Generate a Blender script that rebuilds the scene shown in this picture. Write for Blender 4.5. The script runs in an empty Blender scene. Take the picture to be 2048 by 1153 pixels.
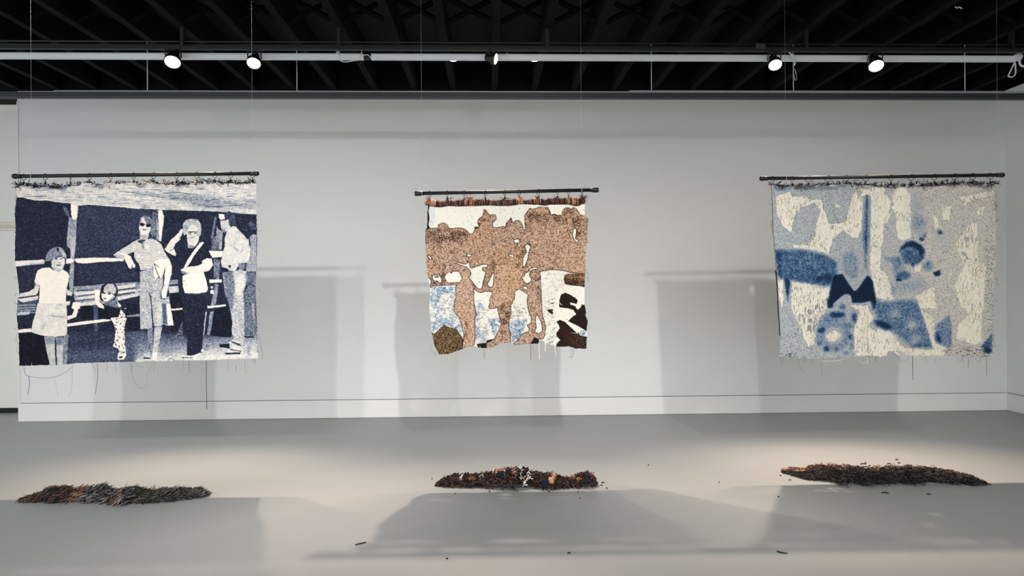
import bpy, bmesh, math, random
import numpy as np
from mathutils import Vector, Matrix, Euler

random.seed(11)
RNG = np.random.default_rng(11)
SC = bpy.context.scene
COL = SC.collection

# ------------------------------------------------------------------ camera
W, H = 2048, 1153
F_PX = 1480.0
CAM_H = 1.55
YAW = math.radians(1.75)       # to the right
ROLL = math.radians(0.36)
cam_d = bpy.data.cameras.new('camera')
cam = bpy.data.objects.new('camera', cam_d)
COL.objects.link(cam)
cam.location = (0, 0, CAM_H)
cam.rotation_euler = (math.radians(90), ROLL, -YAW)
cam_d.sensor_width = 36.0
cam_d.lens = F_PX / W * 36.0
cam_d.clip_end = 60
SC.camera = cam
CM = np.array(Euler((math.radians(90), ROLL, -YAW)).to_matrix())

def unproj(px, py, Y):
    """point of the vertical plane at depth Y seen at a pixel (arrays allowed)"""
    px = np.asarray(px, float); py = np.asarray(py, float)
    d = np.stack([(px - W / 2) / F_PX, -(py - H / 2) / F_PX, -np.ones_like(px)], -1) @ CM.T
    t = Y / d[..., 1]
    return np.array([0, 0, CAM_H]) + d * t[..., None]

def onfloor(px, py, z=0.0):
    d = CM @ np.array([(px - W / 2) / F_PX, -(py - H / 2) / F_PX, -1.0])
    t = (z - CAM_H) / d[2]
    return np.array([0, 0, CAM_H]) + d * t

# ------------------------------------------------------------------ world, exposure
world = bpy.data.worlds.new('world'); SC.world = world
world.use_nodes = True
world.node_tree.nodes['Background'].inputs[0].default_value = (0.93, 0.965, 1.0, 1)
world.node_tree.nodes['Background'].inputs[1].default_value = 1.9
SC.view_settings.view_transform = 'Standard'
SC.view_settings.look = 'None'
SC.view_settings.exposure = 0.0
SC.view_settings.gamma = 1.0
SC.view_settings.use_curve_mapping = False

# ------------------------------------------------------------------ lights
def spot(name, loc, aim, power, color, angle, blend, radius):
    l = bpy.data.lights.new(name, 'SPOT')
    l.energy = power; l.color = color; l.spot_size = math.radians(angle); l.spot_blend = blend
    l.shadow_soft_size = radius
    o = bpy.data.objects.new(name, l); COL.objects.link(o)
    o.location = loc
    o.rotation_euler = (Vector(aim) - Vector(loc)).to_track_quat('-Z', 'Y').to_euler()
    return o
WARM = (1.0, 0.965, 0.90); NEUT = (1.0, 0.985, 0.96); COOL = (0.88, 0.95, 1.0); FILL = (1.0, 0.98, 0.94)
# key lamps on a track above the visitor, one or two per tapestry
spot('key_lamp', (-1.85, 0.45, 3.68), (-2.9, 5.8, 0.7), 430, WARM, 66, 1.0, 0.045)
spot('key_lamp', (-2.45, 0.45, 3.68), (-2.9, 5.8, 0.7), 430, NEUT, 66, 1.0, 0.045)
spot('key_lamp', (0.66, 0.62, 3.70), (-0.1, 6.0, 0.7), 740, NEUT, 66, 1.0, 0.04)
spot('key_lamp', (2.75, 1.10, 3.62), (2.9, 5.9, 0.7), 530, WARM, 66, 1.0, 0.05)
# soft fill: wide unseen spots added behind the camera
for x, p in ((-7.0, 190), (-3.6, 185), (-0.4, 175), (2.8, 190), (5.2, 215)):
    spot('hall_added_fill', (x, -1.8, 3.75), (x * 0.9, 8.9, -0.7), p, FILL, 62, 1.0, 0.9)
# added fill: unseen spots just above the frame, brightening the floor behind the tapestries
for k in range(7):
    spot('down_added_fill', (-5.2 + 1.65 * k, 6.0, 3.925), (-5.2 + 1.65 * k, 7.45, 0.0), 104, NEUT, 62, 1.0, 0.25)

# ------------------------------------------------------------------ small helpers
def srgb(c):
    c = np.asarray(c, float) / 255.0
    return np.where(c <= 0.04045, c / 12.92, ((c + 0.055) / 1.055) ** 2.4)

def mat(name, rgb, rough=0.6, metal=0.0, var=0.06, scale=30.0, bump=0.0, spec=0.5, stretch=None):
    m = bpy.data.materials.new(name); m.use_nodes = True
    nt = m.node_tree; b = nt.nodes['Principled BSDF']
    b.inputs['Roughness'].default_value = rough
    b.inputs['Metallic'].default_value = metal
    b.inputs['Specular IOR Level'].default_value = spec
    tc = nt.nodes.new('ShaderNodeTexCoord')
    mp = nt.nodes.new('ShaderNodeMapping')
    if stretch: mp.inputs['Scale'].default_value = stretch
    nt.links.new(tc.outputs['Object'], mp.inputs['Vector'])
    n = nt.nodes.new('ShaderNodeTexNoise'); n.inputs['Scale'].default_value = scale
    n.inputs['Detail'].default_value = 4
    nt.links.new(mp.outputs['Vector'], n.inputs['Vector'])
    r = nt.nodes.new('ShaderNodeValToRGB')
    c = srgb(rgb)
    r.color_ramp.elements[0].position = 0.3; r.color_ramp.elements[1].position = 0.7
    r.color_ramp.elements[0].color = (*(c * (1 - var)), 1)
    r.color_ramp.elements[1].color = (*np.minimum(c * (1 + var), 0.95), 1)
    nt.links.new(n.outputs['Fac'], r.inputs['Fac'])
    nt.links.new(r.outputs['Color'], b.inputs['Base Color'])
    if bump:
        bp = nt.nodes.new('ShaderNodeBump'); bp.inputs['Strength'].default_value = bump
        bp.inputs['Distance'].default_value = 0.003
        nt.links.new(n.outputs['Fac'], bp.inputs['Height'])
        nt.links.new(bp.outputs['Normal'], b.inputs['Normal'])
    return m

def mat_attr(name, rough=0.95, bump_scale=900.0, bump=0.5):
    m = bpy.data.materials.new(name); m.use_nodes = True
    nt = m.node_tree; b = nt.nodes['Principled BSDF']
    b.inputs['Roughness'].default_value = rough
    b.inputs['Specular IOR Level'].default_value = 0.1
    a = nt.nodes.new('ShaderNodeAttribute'); a.attribute_name = 'Col'
    tc = nt.nodes.new('ShaderNodeTexCoord')
    n = nt.nodes.new('ShaderNodeTexNoise'); n.inputs['Scale'].default_value = bump_scale
    nt.links.new(tc.outputs['Object'], n.inputs['Vector'])
    mr = nt.nodes.new('ShaderNodeMapRange')
    mr.inputs['To Min'].default_value = 0.86; mr.inputs['To Max'].default_value = 1.14
    nt.links.new(n.outputs['Fac'], mr.inputs['Value'])
    mx = nt.nodes.new('ShaderNodeMix'); mx.data_type = 'RGBA'; mx.blend_type = 'MULTIPLY'
    mx.inputs['Factor'].default_value = 1.0
    nt.links.new(a.outputs['Color'], mx.inputs['A'])
    nt.links.new(mr.outputs['Result'], mx.inputs['B'])
    nt.links.new(mx.outputs['Result'], b.inputs['Base Color'])
    if bump:
        bp = nt.nodes.new('ShaderNodeBump'); bp.inputs['Strength'].default_value = bump
        bp.inputs['Distance'].default_value = 0.002
        nt.links.new(n.outputs['Fac'], bp.inputs['Height'])
        nt.links.new(bp.outputs['Normal'], b.inputs['Normal'])
    return m

class MB:
    """collects vertices and faces of ONE mesh object"""
    def __init__(self): self.v = []; self.f = []; self.c = []
    def add(self, verts, faces, col=None):
        o = len(self.v); self.v.extend([tuple(p) for p in verts])
        self.f.extend([tuple(i + o for i in f) for f in faces])
        if col is not None: self.c.extend([tuple(col)] * len(verts))
        return self
    def box(self, x0, x1, y0, y1, z0, z1, col=None):
        v = [(x, y, z) for x in (x0, x1) for y in (y0, y1) for z in (z0, z1)]
        f = [(0, 1, 3, 2), (4, 6, 7, 5), (0, 4, 5, 1), (2, 3, 7, 6), (0, 2, 6, 4), (1, 5, 7, 3)]
        return self.add(v, f, col)
    def tube(self, pts, r, n=8, col=None, closed=False, cap=True):
        pts = [Vector(p) for p in pts]; k = len(pts)
        rs = r if hasattr(r, '__len__') else [r] * k
        vs = []; fs = []
        up = None
        for i, p in enumerate(pts):
            a = pts[(i - 1) % k] if (closed or i > 0) else p
            b = pts[(i + 1) % k] if (closed or i < k - 1) else p
            t = (b - a)
            t = t.normalized() if t.length > 1e-9 else Vector((0, 0, 1))
            if up is None:
                up = Vector((0, 0, 1)) if abs(t.z) < 0.9 else Vector((1, 0, 0))
            s = t.cross(up); s = s.normalized() if s.length > 1e-6 else t.orthogonal().normalized()
            up = s.cross(t).normalized()
            for j in range(n):
                q = 2 * math.pi * j / n
                vs.append(p + (s * math.cos(q) + up * math.sin(q)) * rs[i])
        m = k if closed else k - 1
        for i in range(m):
            for j in range(n):
                a = i * n + j; b = i * n + (j + 1) % n
                c = ((i + 1) % k) * n + (j + 1) % n; d = ((i + 1) % k) * n + j
                fs.append((a, b, c, d))
        if cap and not closed:
            fs.append(tuple(range(n - 1, -1, -1))); fs.append(tuple((k - 1) * n + j for j in range(n)))
        return self.add(vs, fs, col)
    def lathe(self, prof, M, n=24, col=None):
        """prof: (radius, z) pairs round local z; M places it"""
        vs = []; fs = []
        for r, z in prof:
            for j in range(n):
                q = 2 * math.pi * j / n
                vs.append(M @ Vector((r * math.cos(q), r * math.sin(q), z)))
        for i in range(len(prof) - 1):
            for j in range(n):
                fs.append((i * n + j, i * n + (j + 1) % n, (i + 1) * n + (j + 1) % n, (i + 1) * n + j))
        fs.append(tuple(range(n - 1, -1, -1))); fs.append(tuple((len(prof) - 1) * n + j for j in range(n)))
        return self.add(vs, fs, col)
    def mesh(self, name, m, smooth=True, bevel=0.0):
        me = bpy.data.meshes.new(name)
        me.from_pydata(self.v, [], self.f); me.update()
        if self.c:
            a = me.color_attributes.new('Col', 'FLOAT_COLOR', 'POINT')
            arr = np.ones((len(self.v), 4), np.float32); arr[:, :3] = np.array(self.c)[:, :3]
            a.data.foreach_set('color', arr.ravel())
        me.materials.append(m)
        if smooth: me.shade_smooth(); 
        return me
    def build(self, name, m, parent=None, smooth=False, bevel=0.0):
        o = bpy.data.objects.new(name, self.mesh(name, m, smooth)); COL.objects.link(o)
        if parent is not None: o.parent = parent; o.matrix_parent_inverse = parent.matrix_world.inverted()
        if bevel:
            b = o.modifiers.new('bevel', 'BEVEL'); b.width = bevel; b.segments = 2; b.limit_method = 'ANGLE'
        return o

def tag(o, label=None, cat=None, group=None, kind=None):
    if label: o['label'] = label
    if cat: o['category'] = cat
    if group: o['group'] = group
    if kind: o['kind'] = kind
    return o

def empty(name, loc):
    o = bpy.data.objects.new(name, None); o.empty_display_size = 0.1
    COL.objects.link(o); o.location = loc
    o.matrix_world = Matrix.Translation(loc)
    return o

# ------------------------------------------------------------------ materials
M_WALL = mat('white_wall_paint', (228, 230, 229), 0.75, var=0.012, scale=3.0, bump=0.02, spec=0.25)
M_WALLR = mat('recess_wall_paint', (226, 226, 218), 0.75, var=0.012, scale=3.0, spec=0.25)
M_BASEB = mat('baseboard_paint', (231, 231, 228), 0.6, var=0.012, scale=6.0, spec=0.3)
M_CREAM = mat('cream_trim_paint', (214, 208, 190), 0.6, var=0.03, scale=8.0)
M_BLACK = mat('black_gap', (14, 13, 18), 0.8, var=0.1)
M_CEIL = mat('black_ceiling_paint', (8, 8, 10), 0.75, var=0.25, scale=5.0, spec=0.15)
M_JOIST = mat('black_painted_timber', (9, 9, 11), 0.85, var=0.25, scale=9.0, bump=0.2, spec=0.1, stretch=(6, 0.6, 6))
M_TRACK = mat('dark_grey_metal', (50, 52, 56), 0.5, 0.0, var=0.06, scale=14.0)
M_TRKHI = mat('light_grey_metal', (150, 152, 156), 0.45, 0.0, var=0.04, scale=20.0)
M_WHITE = mat('white_enamel', (236, 240, 246), 0.4, var=0.04, scale=20.0, stretch=(0.3, 4, 30))
M_BLKM = mat('black_satin_metal', (12, 12, 14), 0.5, 0.0, var=0.1, scale=40.0)
M_CABLE = mat('white_cable_sheath', (224, 226, 228), 0.5, var=0.03)
M_WIRE = mat('steel_wire', (205, 208, 212), 0.35, 0.0, var=0.03)
M_CLOTH = mat_attr('woven_cloth')
M_YARN = mat_attr('loose_yarn', bump_scale=400.0, bump=0.3)

def floor_mat():
    m = bpy.data.materials.new('grey_painted_concrete'); m.use_nodes = True
    nt = m.node_tree; b = nt.nodes['Principled BSDF']
    tc = nt.nodes.new('ShaderNodeTexCoord')
    n1 = nt.nodes.new('ShaderNodeTexNoise'); n1.inputs['Scale'].default_value = 0.9; n1.inputs['Detail'].default_value = 6
    n2 = nt.nodes.new('ShaderNodeTexNoise'); n2.inputs['Scale'].default_value = 55; n2.inputs['Detail'].default_value = 5
    for n in (n1, n2): nt.links.new(tc.outputs['Object'], n.inputs['Vector'])
    mx = nt.nodes.new('ShaderNodeMix'); mx.data_type = 'FLOAT'; mx.inputs['Factor'].default_value = 0.45
    nt.links.new(n1.outputs['Fac'], mx.inputs['A']); nt.links.new(n2.outputs['Fac'], mx.inputs['B'])
    r = nt.nodes.new('ShaderNodeValToRGB')
    r.color_ramp.elements[0].position = 0.3; r.color_ramp.elements[1].position = 0.7
    r.color_ramp.elements[0].color = (*srgb((145, 147, 149)), 1)
    r.color_ramp.elements[1].color = (*srgb((152, 154, 155)), 1)
    nt.links.new(mx.outputs['Result'], r.inputs['Fac'])
    nt.links.new(r.outputs['Color'], b.inputs['Base Color'])
    mr = nt.nodes.new('ShaderNodeMapRange'); mr.inputs['To Min'].default_value = 0.36; mr.inputs['To Max'].default_value = 0.52
    nt.links.new(n1.outputs['Fac'], mr.inputs['Value']); nt.links.new(mr.outputs['Result'], b.inputs['Roughness'])
    b.inputs['Specular IOR Level'].default_value = 0.35
    bp = nt.nodes.new('ShaderNodeBump'); bp.inputs['Strength'].default_value = 0.06; bp.inputs['Distance'].default_value = 0.002
    nt.links.new(n2.outputs['Fac'], bp.inputs['Height']); nt.links.new(bp.outputs['Normal'], b.inputs['Normal'])
    return m
M_FLOOR = floor_mat()

def lens_mat(name, rgb, strength):
    m = bpy.data.materials.new(name); m.use_nodes = True
    nt = m.node_tree; nt.nodes.remove(nt.nodes['Principled BSDF'])
    e = nt.nodes.new('ShaderNodeEmission'); e.inputs[0].default_value = (*rgb, 1); e.inputs[1].default_value = strength
    nt.links.new(e.outputs[0], nt.nodes['Material Output'].inputs[0])
    return m
M_LENSW = lens_mat('lit_lamp_lens_warm', (1.0, 0.90, 0.70), 9.0)
M_LENSP = lens_mat('lit_lamp_lens_white', (1.0, 0.94, 0.90), 9.0)

# ------------------------------------------------------------------ room shell
YW = 8.94                                   # back wall
XL = float(unproj(37, 600, YW)[0]); XR = float(unproj(2013, 600, YW)[0])
Z_DECK = 4.22
YB = 9.62                                   # recess wall, a little further back
def struct(o): o['kind'] = 'structure'; return o
struct(MB().box(-10.0, XR + 0.2, -5.0, YB + 0.2, -0.1, 0.0).build('floor', M_FLOOR))
Z_J = float(unproj(1024, 181, YW)[2])
struct(MB().box(XL, XR, YW, YB, 0.0, Z_J - 0.02).build('wall_back', M_WALL))
struct(MB().box(-9.99, XR, YW + 0.01, YB + 0.1, Z_J - 0.019, Z_DECK - 0.001).build('trim_4', M_CEIL))
struct(MB().box(XR, XR + 0.15, -5.0, YB, 0.0, Z_J + 0.01).build('wall_right', M_WALL))
struct(MB().box(XR + 0.001, XR + 0.15, -5.0, YB, Z_J + 0.0105, Z_DECK - 0.001).build('trim_5', M_CEIL))
rec = struct(MB().box(-10.0, XL, YB, YB + 0.15, 0.0, Z_J - 0.02).build('wall_recess', M_WALLR))
# baseboards: proud boards under a thin dark strip
zb = 0.222
struct(MB().box(XL - 0.004, XR, YW - 0.014, YW - 0.0005, 0.006, zb - 0.004).build('baseboard_back', M_BASEB, bevel=0.002))
struct(MB().box(XR - 0.014, XR - 0.0005, -4.9, YW - 0.016, 0.006, zb - 0.004).build('baseboard_right', M_BASEB, bevel=0.002))
M_JOINT_SHADE = mat('dusky_shade_strip', (96, 96, 94), 0.9, var=0.1, scale=12.0)  # dark strip colours in the shadow line at the baseboard joint
struct(MB().box(XL + 0.02, XR - 0.02, YW - 0.0145, YW - 0.0005, zb - 0.0039, zb + 0.0005).build('trim_6_shade_strip', M_JOINT_SHADE))
struct(MB().box(XR - 0.0145, XR - 0.0005, -4.9, YW - 0.016, zb - 0.0039, zb + 0.0005).build('trim_7_shade_strip', M_JOINT_SHADE))
struct(MB().box(-9.99, XL - 0.01, YB - 0.02, YB - 0.001, 0.0, 0.062).build('baseboard_recess', M_BLACK))
# recess wall: cream mouldings at the top and half way up
zt = float(unproj(15, 208, YB)[2]); zm = float(unproj(15, 454, YB)[2])
struct(MB().box(-9.99, XL - 0.01, YB - 0.03, YB - 0.001, zt - 0.028, zt + 0.028)
       .box(-9.99, XL - 0.01, YB - 0.045, YB - 0.001, zt + 0.028, zt + 0.055).build('trim_1', M_CREAM, bevel=0.004))
struct(MB().box(-9.99, XL - 0.01, YB - 0.03, YB - 0.001, zm + 0.012, zm + 0.052)
       .box(-9.99, XL - 0.01, YB - 0.018, YB - 0.001, zm - 0.012, zm + 0.010)
       .box(-9.99, XL - 0.01, YB - 0.028, YB - 0.001, zm - 0.052, zm - 0.014).build('trim_2', M_CREAM, bevel=0.004))
# corner bead on the free end of the partition
struct(MB().box(XL - 0.006, XL + 0.012, YW - 0.006, YW + 0.03, zb, 3.8).build('trim_3', M_BASEB))

# ceiling: black deck, joists running away from the viewer, crossed braces between them
ceil = struct(MB().box(-10.0, XR + 0.15, -5.0, YB + 0.2, Z_DECK, Z_DECK + 0.1).build('ceiling', M_CEIL))
Z_J = float(unproj(1024, 181, YW)[2])
xs = [float(unproj(37 + 79.2 * k, 183, YW)[0]) for k in range(-4, 30)]
jm = MB().box(-0.036, 0.036, -1.0, YW - 0.005, Z_J, Z_DECK - 0.001).mesh('joist', M_JOIST, smooth=False)
for x in xs:
    if x > XR - 0.06: continue
    o = bpy.data.objects.new('joist', jm); COL.objects.link(o); o.parent = ceil; o.location.x = x + random.uniform(-.012, .012)
sp = xs[1] - xs[0]
bw = sp - 0.072
for sgn in (-1, 1):
    a = Vector((-bw / 2, 0, -sgn * 0.10)); b = Vector((bw / 2, 0, sgn * 0.10))
    bm_ = MB().tube([a, b], 0.027, 4).mesh('cross_brace', M_JOIST, smooth=False)
    for k in range(len(xs) - 1):
        xm = (xs[k] + xs[k + 1]) / 2
        if xs[k + 1] > XR - 0.06: continue
        o = bpy.data.objects.new('cross_brace', bm_); COL.objects.link(o); o.parent = ceil
        o.location = (xm, 6.72 + 0.03 * sgn, Z_J + 0.135)

# ------------------------------------------------------------------ things on the ceiling
# dark rail hung in front of the wall top by thin rods
YT = 7.30
zt0 = float(unproj(1024, 197, YT)[2]); zt1 = float(unproj(1024, 182.5, YT)[2])
tr = empty('hanging_rail', (0, YT, zt0))
tag(tr, 'long dark grey metal rail hanging across the top of the white wall', 'rail')
hh = (zt1 - zt0)
MB().box(-9.9, XR - 0.01, YT, YT + 0.05, zt0, zt0 + hh * 0.28).box(-9.9, XR - 0.01, YT + 0.012, YT + 0.05, zt0 + hh * .28, zt0 + hh * .36)\
    .box(-9.9, XR - 0.01, YT, YT + 0.05, zt0 + hh * .36, zt0 + hh * .56).box(-9.9, XR - 0.01, YT + 0.012, YT + 0.05, zt0 + hh * .56, zt0 + hh * .64)\
    .box(-9.9, XR - 0.01, YT, YT + 0.05, zt0 + hh * .64, zt0 + hh * .82).build('rail_body', M_TRACK, tr)
lip = MB().box(-4.2, 1.4, YT - 0.012, YT + 0.06, zt1 - hh * .18, zt1 - hh * .04).box(1.4, XR - 0.01, YT - 0.012, YT + 0.06, zt1 - hh * .18, zt1 + hh * .10)\
    .build('rail_lip', M_TRKHI, tr)
tag(lip, 'light grey upper lip')
for px in (295, 594, 1303, 1587, 1930):
    p = unproj(px, 185, YT + 0.02)
    o = MB().tube([(p[0], YT + 0.02, zt1), (p[0], YT + 0.02, Z_J + 0.03)], 0.0045, 6).build('hanger_rod', M_WIRE, tr)

# black lamp track above the white raceway
YR = 6.82
zk = float(unproj(1024, 97, YR)[2])
bt = empty('lamp_track', (0, YR, zk))
tag(bt, 'black lamp track running across the ceiling above the white raceway', 'track')
MB().box(-7.5, XR - 0.02, YR - 0.02, YR + 0.02, zk - 0.022, zk + 0.014).build('track_body', M_BLKM, bt, bevel=0.003)
MB().tube([(-7.5, YR - 0.01, zk + 0.05), (XR - 0.02, YR - 0.01, zk + 0.05)], 0.009, 8).build('conduit_pipe', M_BLKM, bt, smooth=True)
MB().tube([(-7.5, YR + 0.03, zk + 0.034), (XR - 0.02, YR + 0.03, zk + 0.034)], 0.006, 8).build('conduit_pipe', M_BLKM, bt, smooth=True)
for k in (6, 10, 13, 17, 22, 26):
    x = xs[k]
    MB().box(x - 0.015, x + 0.015, YR - 0.026, YR + 0.03, zk + 0.01, Z_J - 0.001).build('track_clip', M_BLKM, bt)
p = unproj(1518, 95, YR)
jb = MB().box(p[0] - 0.045, p[0] + 0.045, YR - 0.05, YR - 0.022, p[2] - 0.022, p[2] + 0.024).build('junction_box', M_TRACK, bt, bevel=0.004)
tag(jb, 'grey junction box')

# white raceway with its cable, black coupling and plug
YRW = 6.95
zr = float(unproj(1024, 113.6, YRW)[2])
rw = empty('white_raceway', (0, YRW, zr))
tag(rw, 'white cable raceway with loose white cables crossing under the black ceiling', 'raceway')
xg0 = float(unproj(727, 113, YRW)[0]); xg1 = float(unproj(742, 113, YRW)[0]); xe = float(unproj(2032, 117, YRW)[0])
def raceway(x0, x1):
    return MB().box(x0, x1, YRW, YRW + 0.045, zr - 0.026, zr - 0.009).box(x0, x1, YRW + 0.004, YRW + 0.045, zr - 0.009, zr - 0.005)\
        .box(x0, x1, YRW, YRW + 0.045, zr - 0.005, zr + 0.010).box(x0, x1, YRW + 0.004, YRW + 0.045, zr + 0.010, zr + 0.013)\
        .box(x0, x1, YRW, YRW + 0.045, zr + 0.013, zr + 0.026).build('raceway_channel', M_WHITE, rw)
raceway(-7.5, xg0); raceway(xg1, xe)
tag(MB().box(xg0 - 0.004, xg1 + 0.004, YRW + 0.006, YRW + 0.04, zr - 0.024, zr + 0.024).build('coupling', M_BLKM, rw, bevel=0.003), 'black coupling')
def px_tube(name, pts, Y, r, m, parent, n=6, dy=None):
    q = [unproj(x, y, Y - (dy[i] if dy else 0)) for i, (x, y) in enumerate(pts)]
    # catmull-rom
    out = []
    for i in range(len(q) - 1):
        p0 = q[max(i - 1, 0)]; p1 = q[i]; p2 = q[i + 1]; p3 = q[min(i + 2, len(q) - 1)]
        for t in np.linspace(0, 1, 5)[:-1]:
            out.append(0.5 * ((2 * p1) + (-p0 + p2) * t + (2 * p0 - 5 * p1 + 4 * p2 - p3) * t * t + (-p0 + 3 * p1 - 3 * p2 + p3) * t ** 3))
    out.append(q[-1])
    return MB().tube(out, r, n).build(name, m, parent, smooth=True)
px_tube('cable', [(677, 108), (678, 116), (682, 122), (692, 124), (704, 122), (716, 120), (720, 114), (723, 106), (722, 100), (712, 98), (711, 94)], YRW - 0.012, 0.0042, M_CABLE, rw)
px_tube('cable', [(724, 112), (731, 110), (736, 110), (742, 116)], YRW - 0.012, 0.0042, M_CABLE, rw)
q = unproj(676, 107, YRW)
MB().box(q[0] - .015, q[0] + .018, YRW - .016, YRW + .03, q[2] - .012, q[2] + .02).build('cable_clip', M_CABLE, rw, bevel=.003)
q = unproj(720, 97, YRW); MB().box(q[0] - .03, q[0] + .02, YRW - .03, YRW + .01, q[2] - .01, q[2] + .012).build('cable_joint', M_CABLE, rw, bevel=.004)
px_tube('cable', [(2030, 123), (2027, 130), (2022, 140), (2017, 151), (2020, 154), (2027, 153), (2031, 146), (2031, 134), (2030, 124)], YRW - 0.012, 0.0065, M_CABLE, rw)
px_tube('cable', [(2038, 105), (2044, 112), (2039, 122), (2042, 131), (2052, 133)], YRW - 0.02, 0.010, M_CABLE, rw)
q = unproj(2032, 115, YRW); MB().box(q[0] - .012, q[0] + .035, YRW - .03, YRW + .03, q[2] - .03, q[2] + .032).build('plug', M_CABLE, rw, bevel=.006)
q = unproj(1014, 113, YRW); MB().box(q[0] - .005, q[0] + .005, YRW - .006, YRW + .03, q[2] - .028, q[2] + .03).build('raceway_clip', M_CABLE, rw)
# white cable tied round the fourth hanger
w4 = px_tube('tied_cable', [(1577, 104), (1583, 109), (1589, 118), (1590, 126), (1587, 132)], 6.90, 0.0075, M_CABLE, None)
tag(w4, 'short curved white cable end sticking down beside the pinkish spotlight', 'cable')
w5 = px_tube('wire_end', [(1910, 13), (1914, 16), (1918, 14), (1924, 17)], 6.32, 0.0055, M_CABLE, None)
tag(w5, 'small twisted white wire end under the black joists at upper right', 'wire')
w6 = px_tube('cord_loop', [(1588, 136), (1592, 146), (1593, 158), (1590, 160), (1588, 150)], 6.90, 0.0022, M_WIRE, None)
tag(w6, 'thin grey cord loop hanging below the curved white cable end', 'cord')

# spotlights
def spotlight(px, py, axis, lens_r, length, lensm, label, power, color, angle=74, aim=None, yoke=True, Y=None, floor=False):
    Y = Y or YR - 0.03
    c = Vector(unproj(px, py, Y))                     # centre of the lens
    ax = Vector(axis).normalized()                    # the way the lamp shines
    root = empty('spotlight', (c.x, YR, zk))
    tag(root, label, 'spotlight', 'spotlights on the ceiling track')
    q = ax.to_track_quat('Z', 'Y')
    Mx = Matrix.Translation(c) @ q.to_matrix().to_4x4()
    MB().lathe([(0.012, -length), (lens_r * .62, -length + .004), (lens_r * .66, -length * .55), (lens_r * 1.02, -length * .35), (lens_r * 1.1, 0.004), (lens_r * 1.0, 0.006), (lens_r * .98, -0.004)], Mx)\
        .build('lamp_housing', M_BLKM, root, smooth=True)
    MB().lathe([(lens_r * .97, -0.003), (lens_r * .97, 0.001), (lens_r * .8, 0.007), (lens_r * .4, 0.011)], Mx).build('lens', lensm, root, smooth=True)
    mid = c - ax * length * 0.5
    if yoke:
        side = ax.cross(Vector((0, 0, 1))).normalized()
        w = lens_r * 0.98
        top = Vector((mid.x, YR - 0.01, zk - 0.03))
        pts = [mid + side * w, Vector((top.x, top.y, top.z)) + side * w * 1.0 + Vector((0, 0, -.012)), Vector(top) + side * w, Vector(top) - side * w,
               Vector(top) - side * w + Vector((0, 0, -.012)), mid - side * w]
        MB().tube(pts, 0.006, 4).build('yoke', M_BLKM, root)
    if c.y > YR + .05:
        MB().tube([tuple(mid), (mid.x, YRW + .046, zr)], 0.010, 8).build('stem', M_BLKM, root, smooth=True)
    else:
      MB().box(mid.x - 0.028, mid.x + 0.028, YR - 0.022, YR + 0.022, zk - 0.034, zk - 0.023).build('track_adapter', M_BLKM, root, bevel=.003)
      MB().tube([(mid.x, YR, zk - 0.024), (mid.x, (mid.y + YR) / 2, (mid.z + zk) / 2), tuple(mid)], 0.011, 8).build('stem', M_BLKM, root, smooth=True)
    if power:
        l = spot('spot_beam', c + ax * 0.03, (c.x * 0.97, 5.75, 0.0) if floor else aim if aim else c + ax, power, color, angle, 0.9, 0.03)
        l.parent = root; l.matrix_parent_inverse = root.matrix_world.inverted()
    return root
LW = (1.0, 0.77, 0.55); LP = (1.0, 0.80, 0.64)
spotlight(345, 124, (0.10, -0.60, -0.80), 0.068, 0.14, M_LENSW, 'lit warm spotlight at far left of the white raceway, its yoke open', 350, LW, angle=62, floor=True)
spotlight(507.5, 126.5, (0.05, -0.62, -0.78), 0.060, 0.12, M_LENSP, 'lit spotlight second from left, above the right end of the group-photo tapestry', 350, LP, angle=62, floor=True)
spotlight(991, 118, (0.93, -0.30, -0.25), 0.050, 0.10, M_LENSW, 'lit spotlight turned sideways at the middle of the white raceway', 70, LW, angle=90, aim=(1.5, 6.0, 0.0), yoke=False)
spotlight(1550.5, 130, (-0.05, -0.62, -0.78), 0.060, 0.12, M_LENSP, 'lit pinkish spotlight beside the curved white cable end', 470, LP, angle=62, floor=True)
spotlight(1752.5, 132, (-0.10, -0.60, -0.80), 0.066, 0.14, M_LENSW, 'lit yellowish spotlight at far right of the white raceway', 470, LW, angle=62, floor=True)
spotlight(906, 119.0, (-0.05, -0.05, -1), 0.045, 0.09, M_LENSP, 'small lit spotlight peeping under the raceway left of the middle lamp', 540, LP, angle=70, yoke=False, Y=YRW + 0.10, aim=(0.05, 4.4, 0.0))
spotlight(1070, 119.3, (0.05, -0.05, -1), 0.045, 0.09, M_LENSP, 'small lit spotlight peeping under the raceway right of the middle lamp', 110, LP, angle=80, yoke=False, Y=YRW + 0.10, aim=(0.25, 4.4, 0.0))

# ------------------------------------------------------------------ tapestries: painting the weave on a fine grid
CROPS = {'A': (24, 340, 8), 'B': (270, 340, 8), 'C': (24, 474, 8), 'D': (270, 474, 8), 'E': (24, 608, 8), 'F': (270, 608, 8),
         'G': (836, 376, 10.24), 'H': (1000, 376, 10.24), 'I': (836, 488, 10.24), 'J': (1000, 488, 10.24), 'K': (836, 600, 10.24), 'L': (1000, 600, 10.24),
         'M': (1530, 340, 8), 'N': (1760, 340, 8), 'O': (1530, 474, 8), 'Q': (1760, 474, 8), 'R': (1530, 600, 8), 'S': (1760, 600, 8)}
def pts(s):
    """'A 10,20 30,40 B 5,6' -> cloth coordinates; a letter picks the patch the numbers are measured in"""
    out = []; cr = None
    for tok in s.split():
        if tok in CROPS: cr = CROPS[tok]
        else:
            x, y = tok.split(','); out.append((cr[0] + float(x) / cr[2], cr[1] + float(y) / cr[2]))
    return np.array(out)

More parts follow.
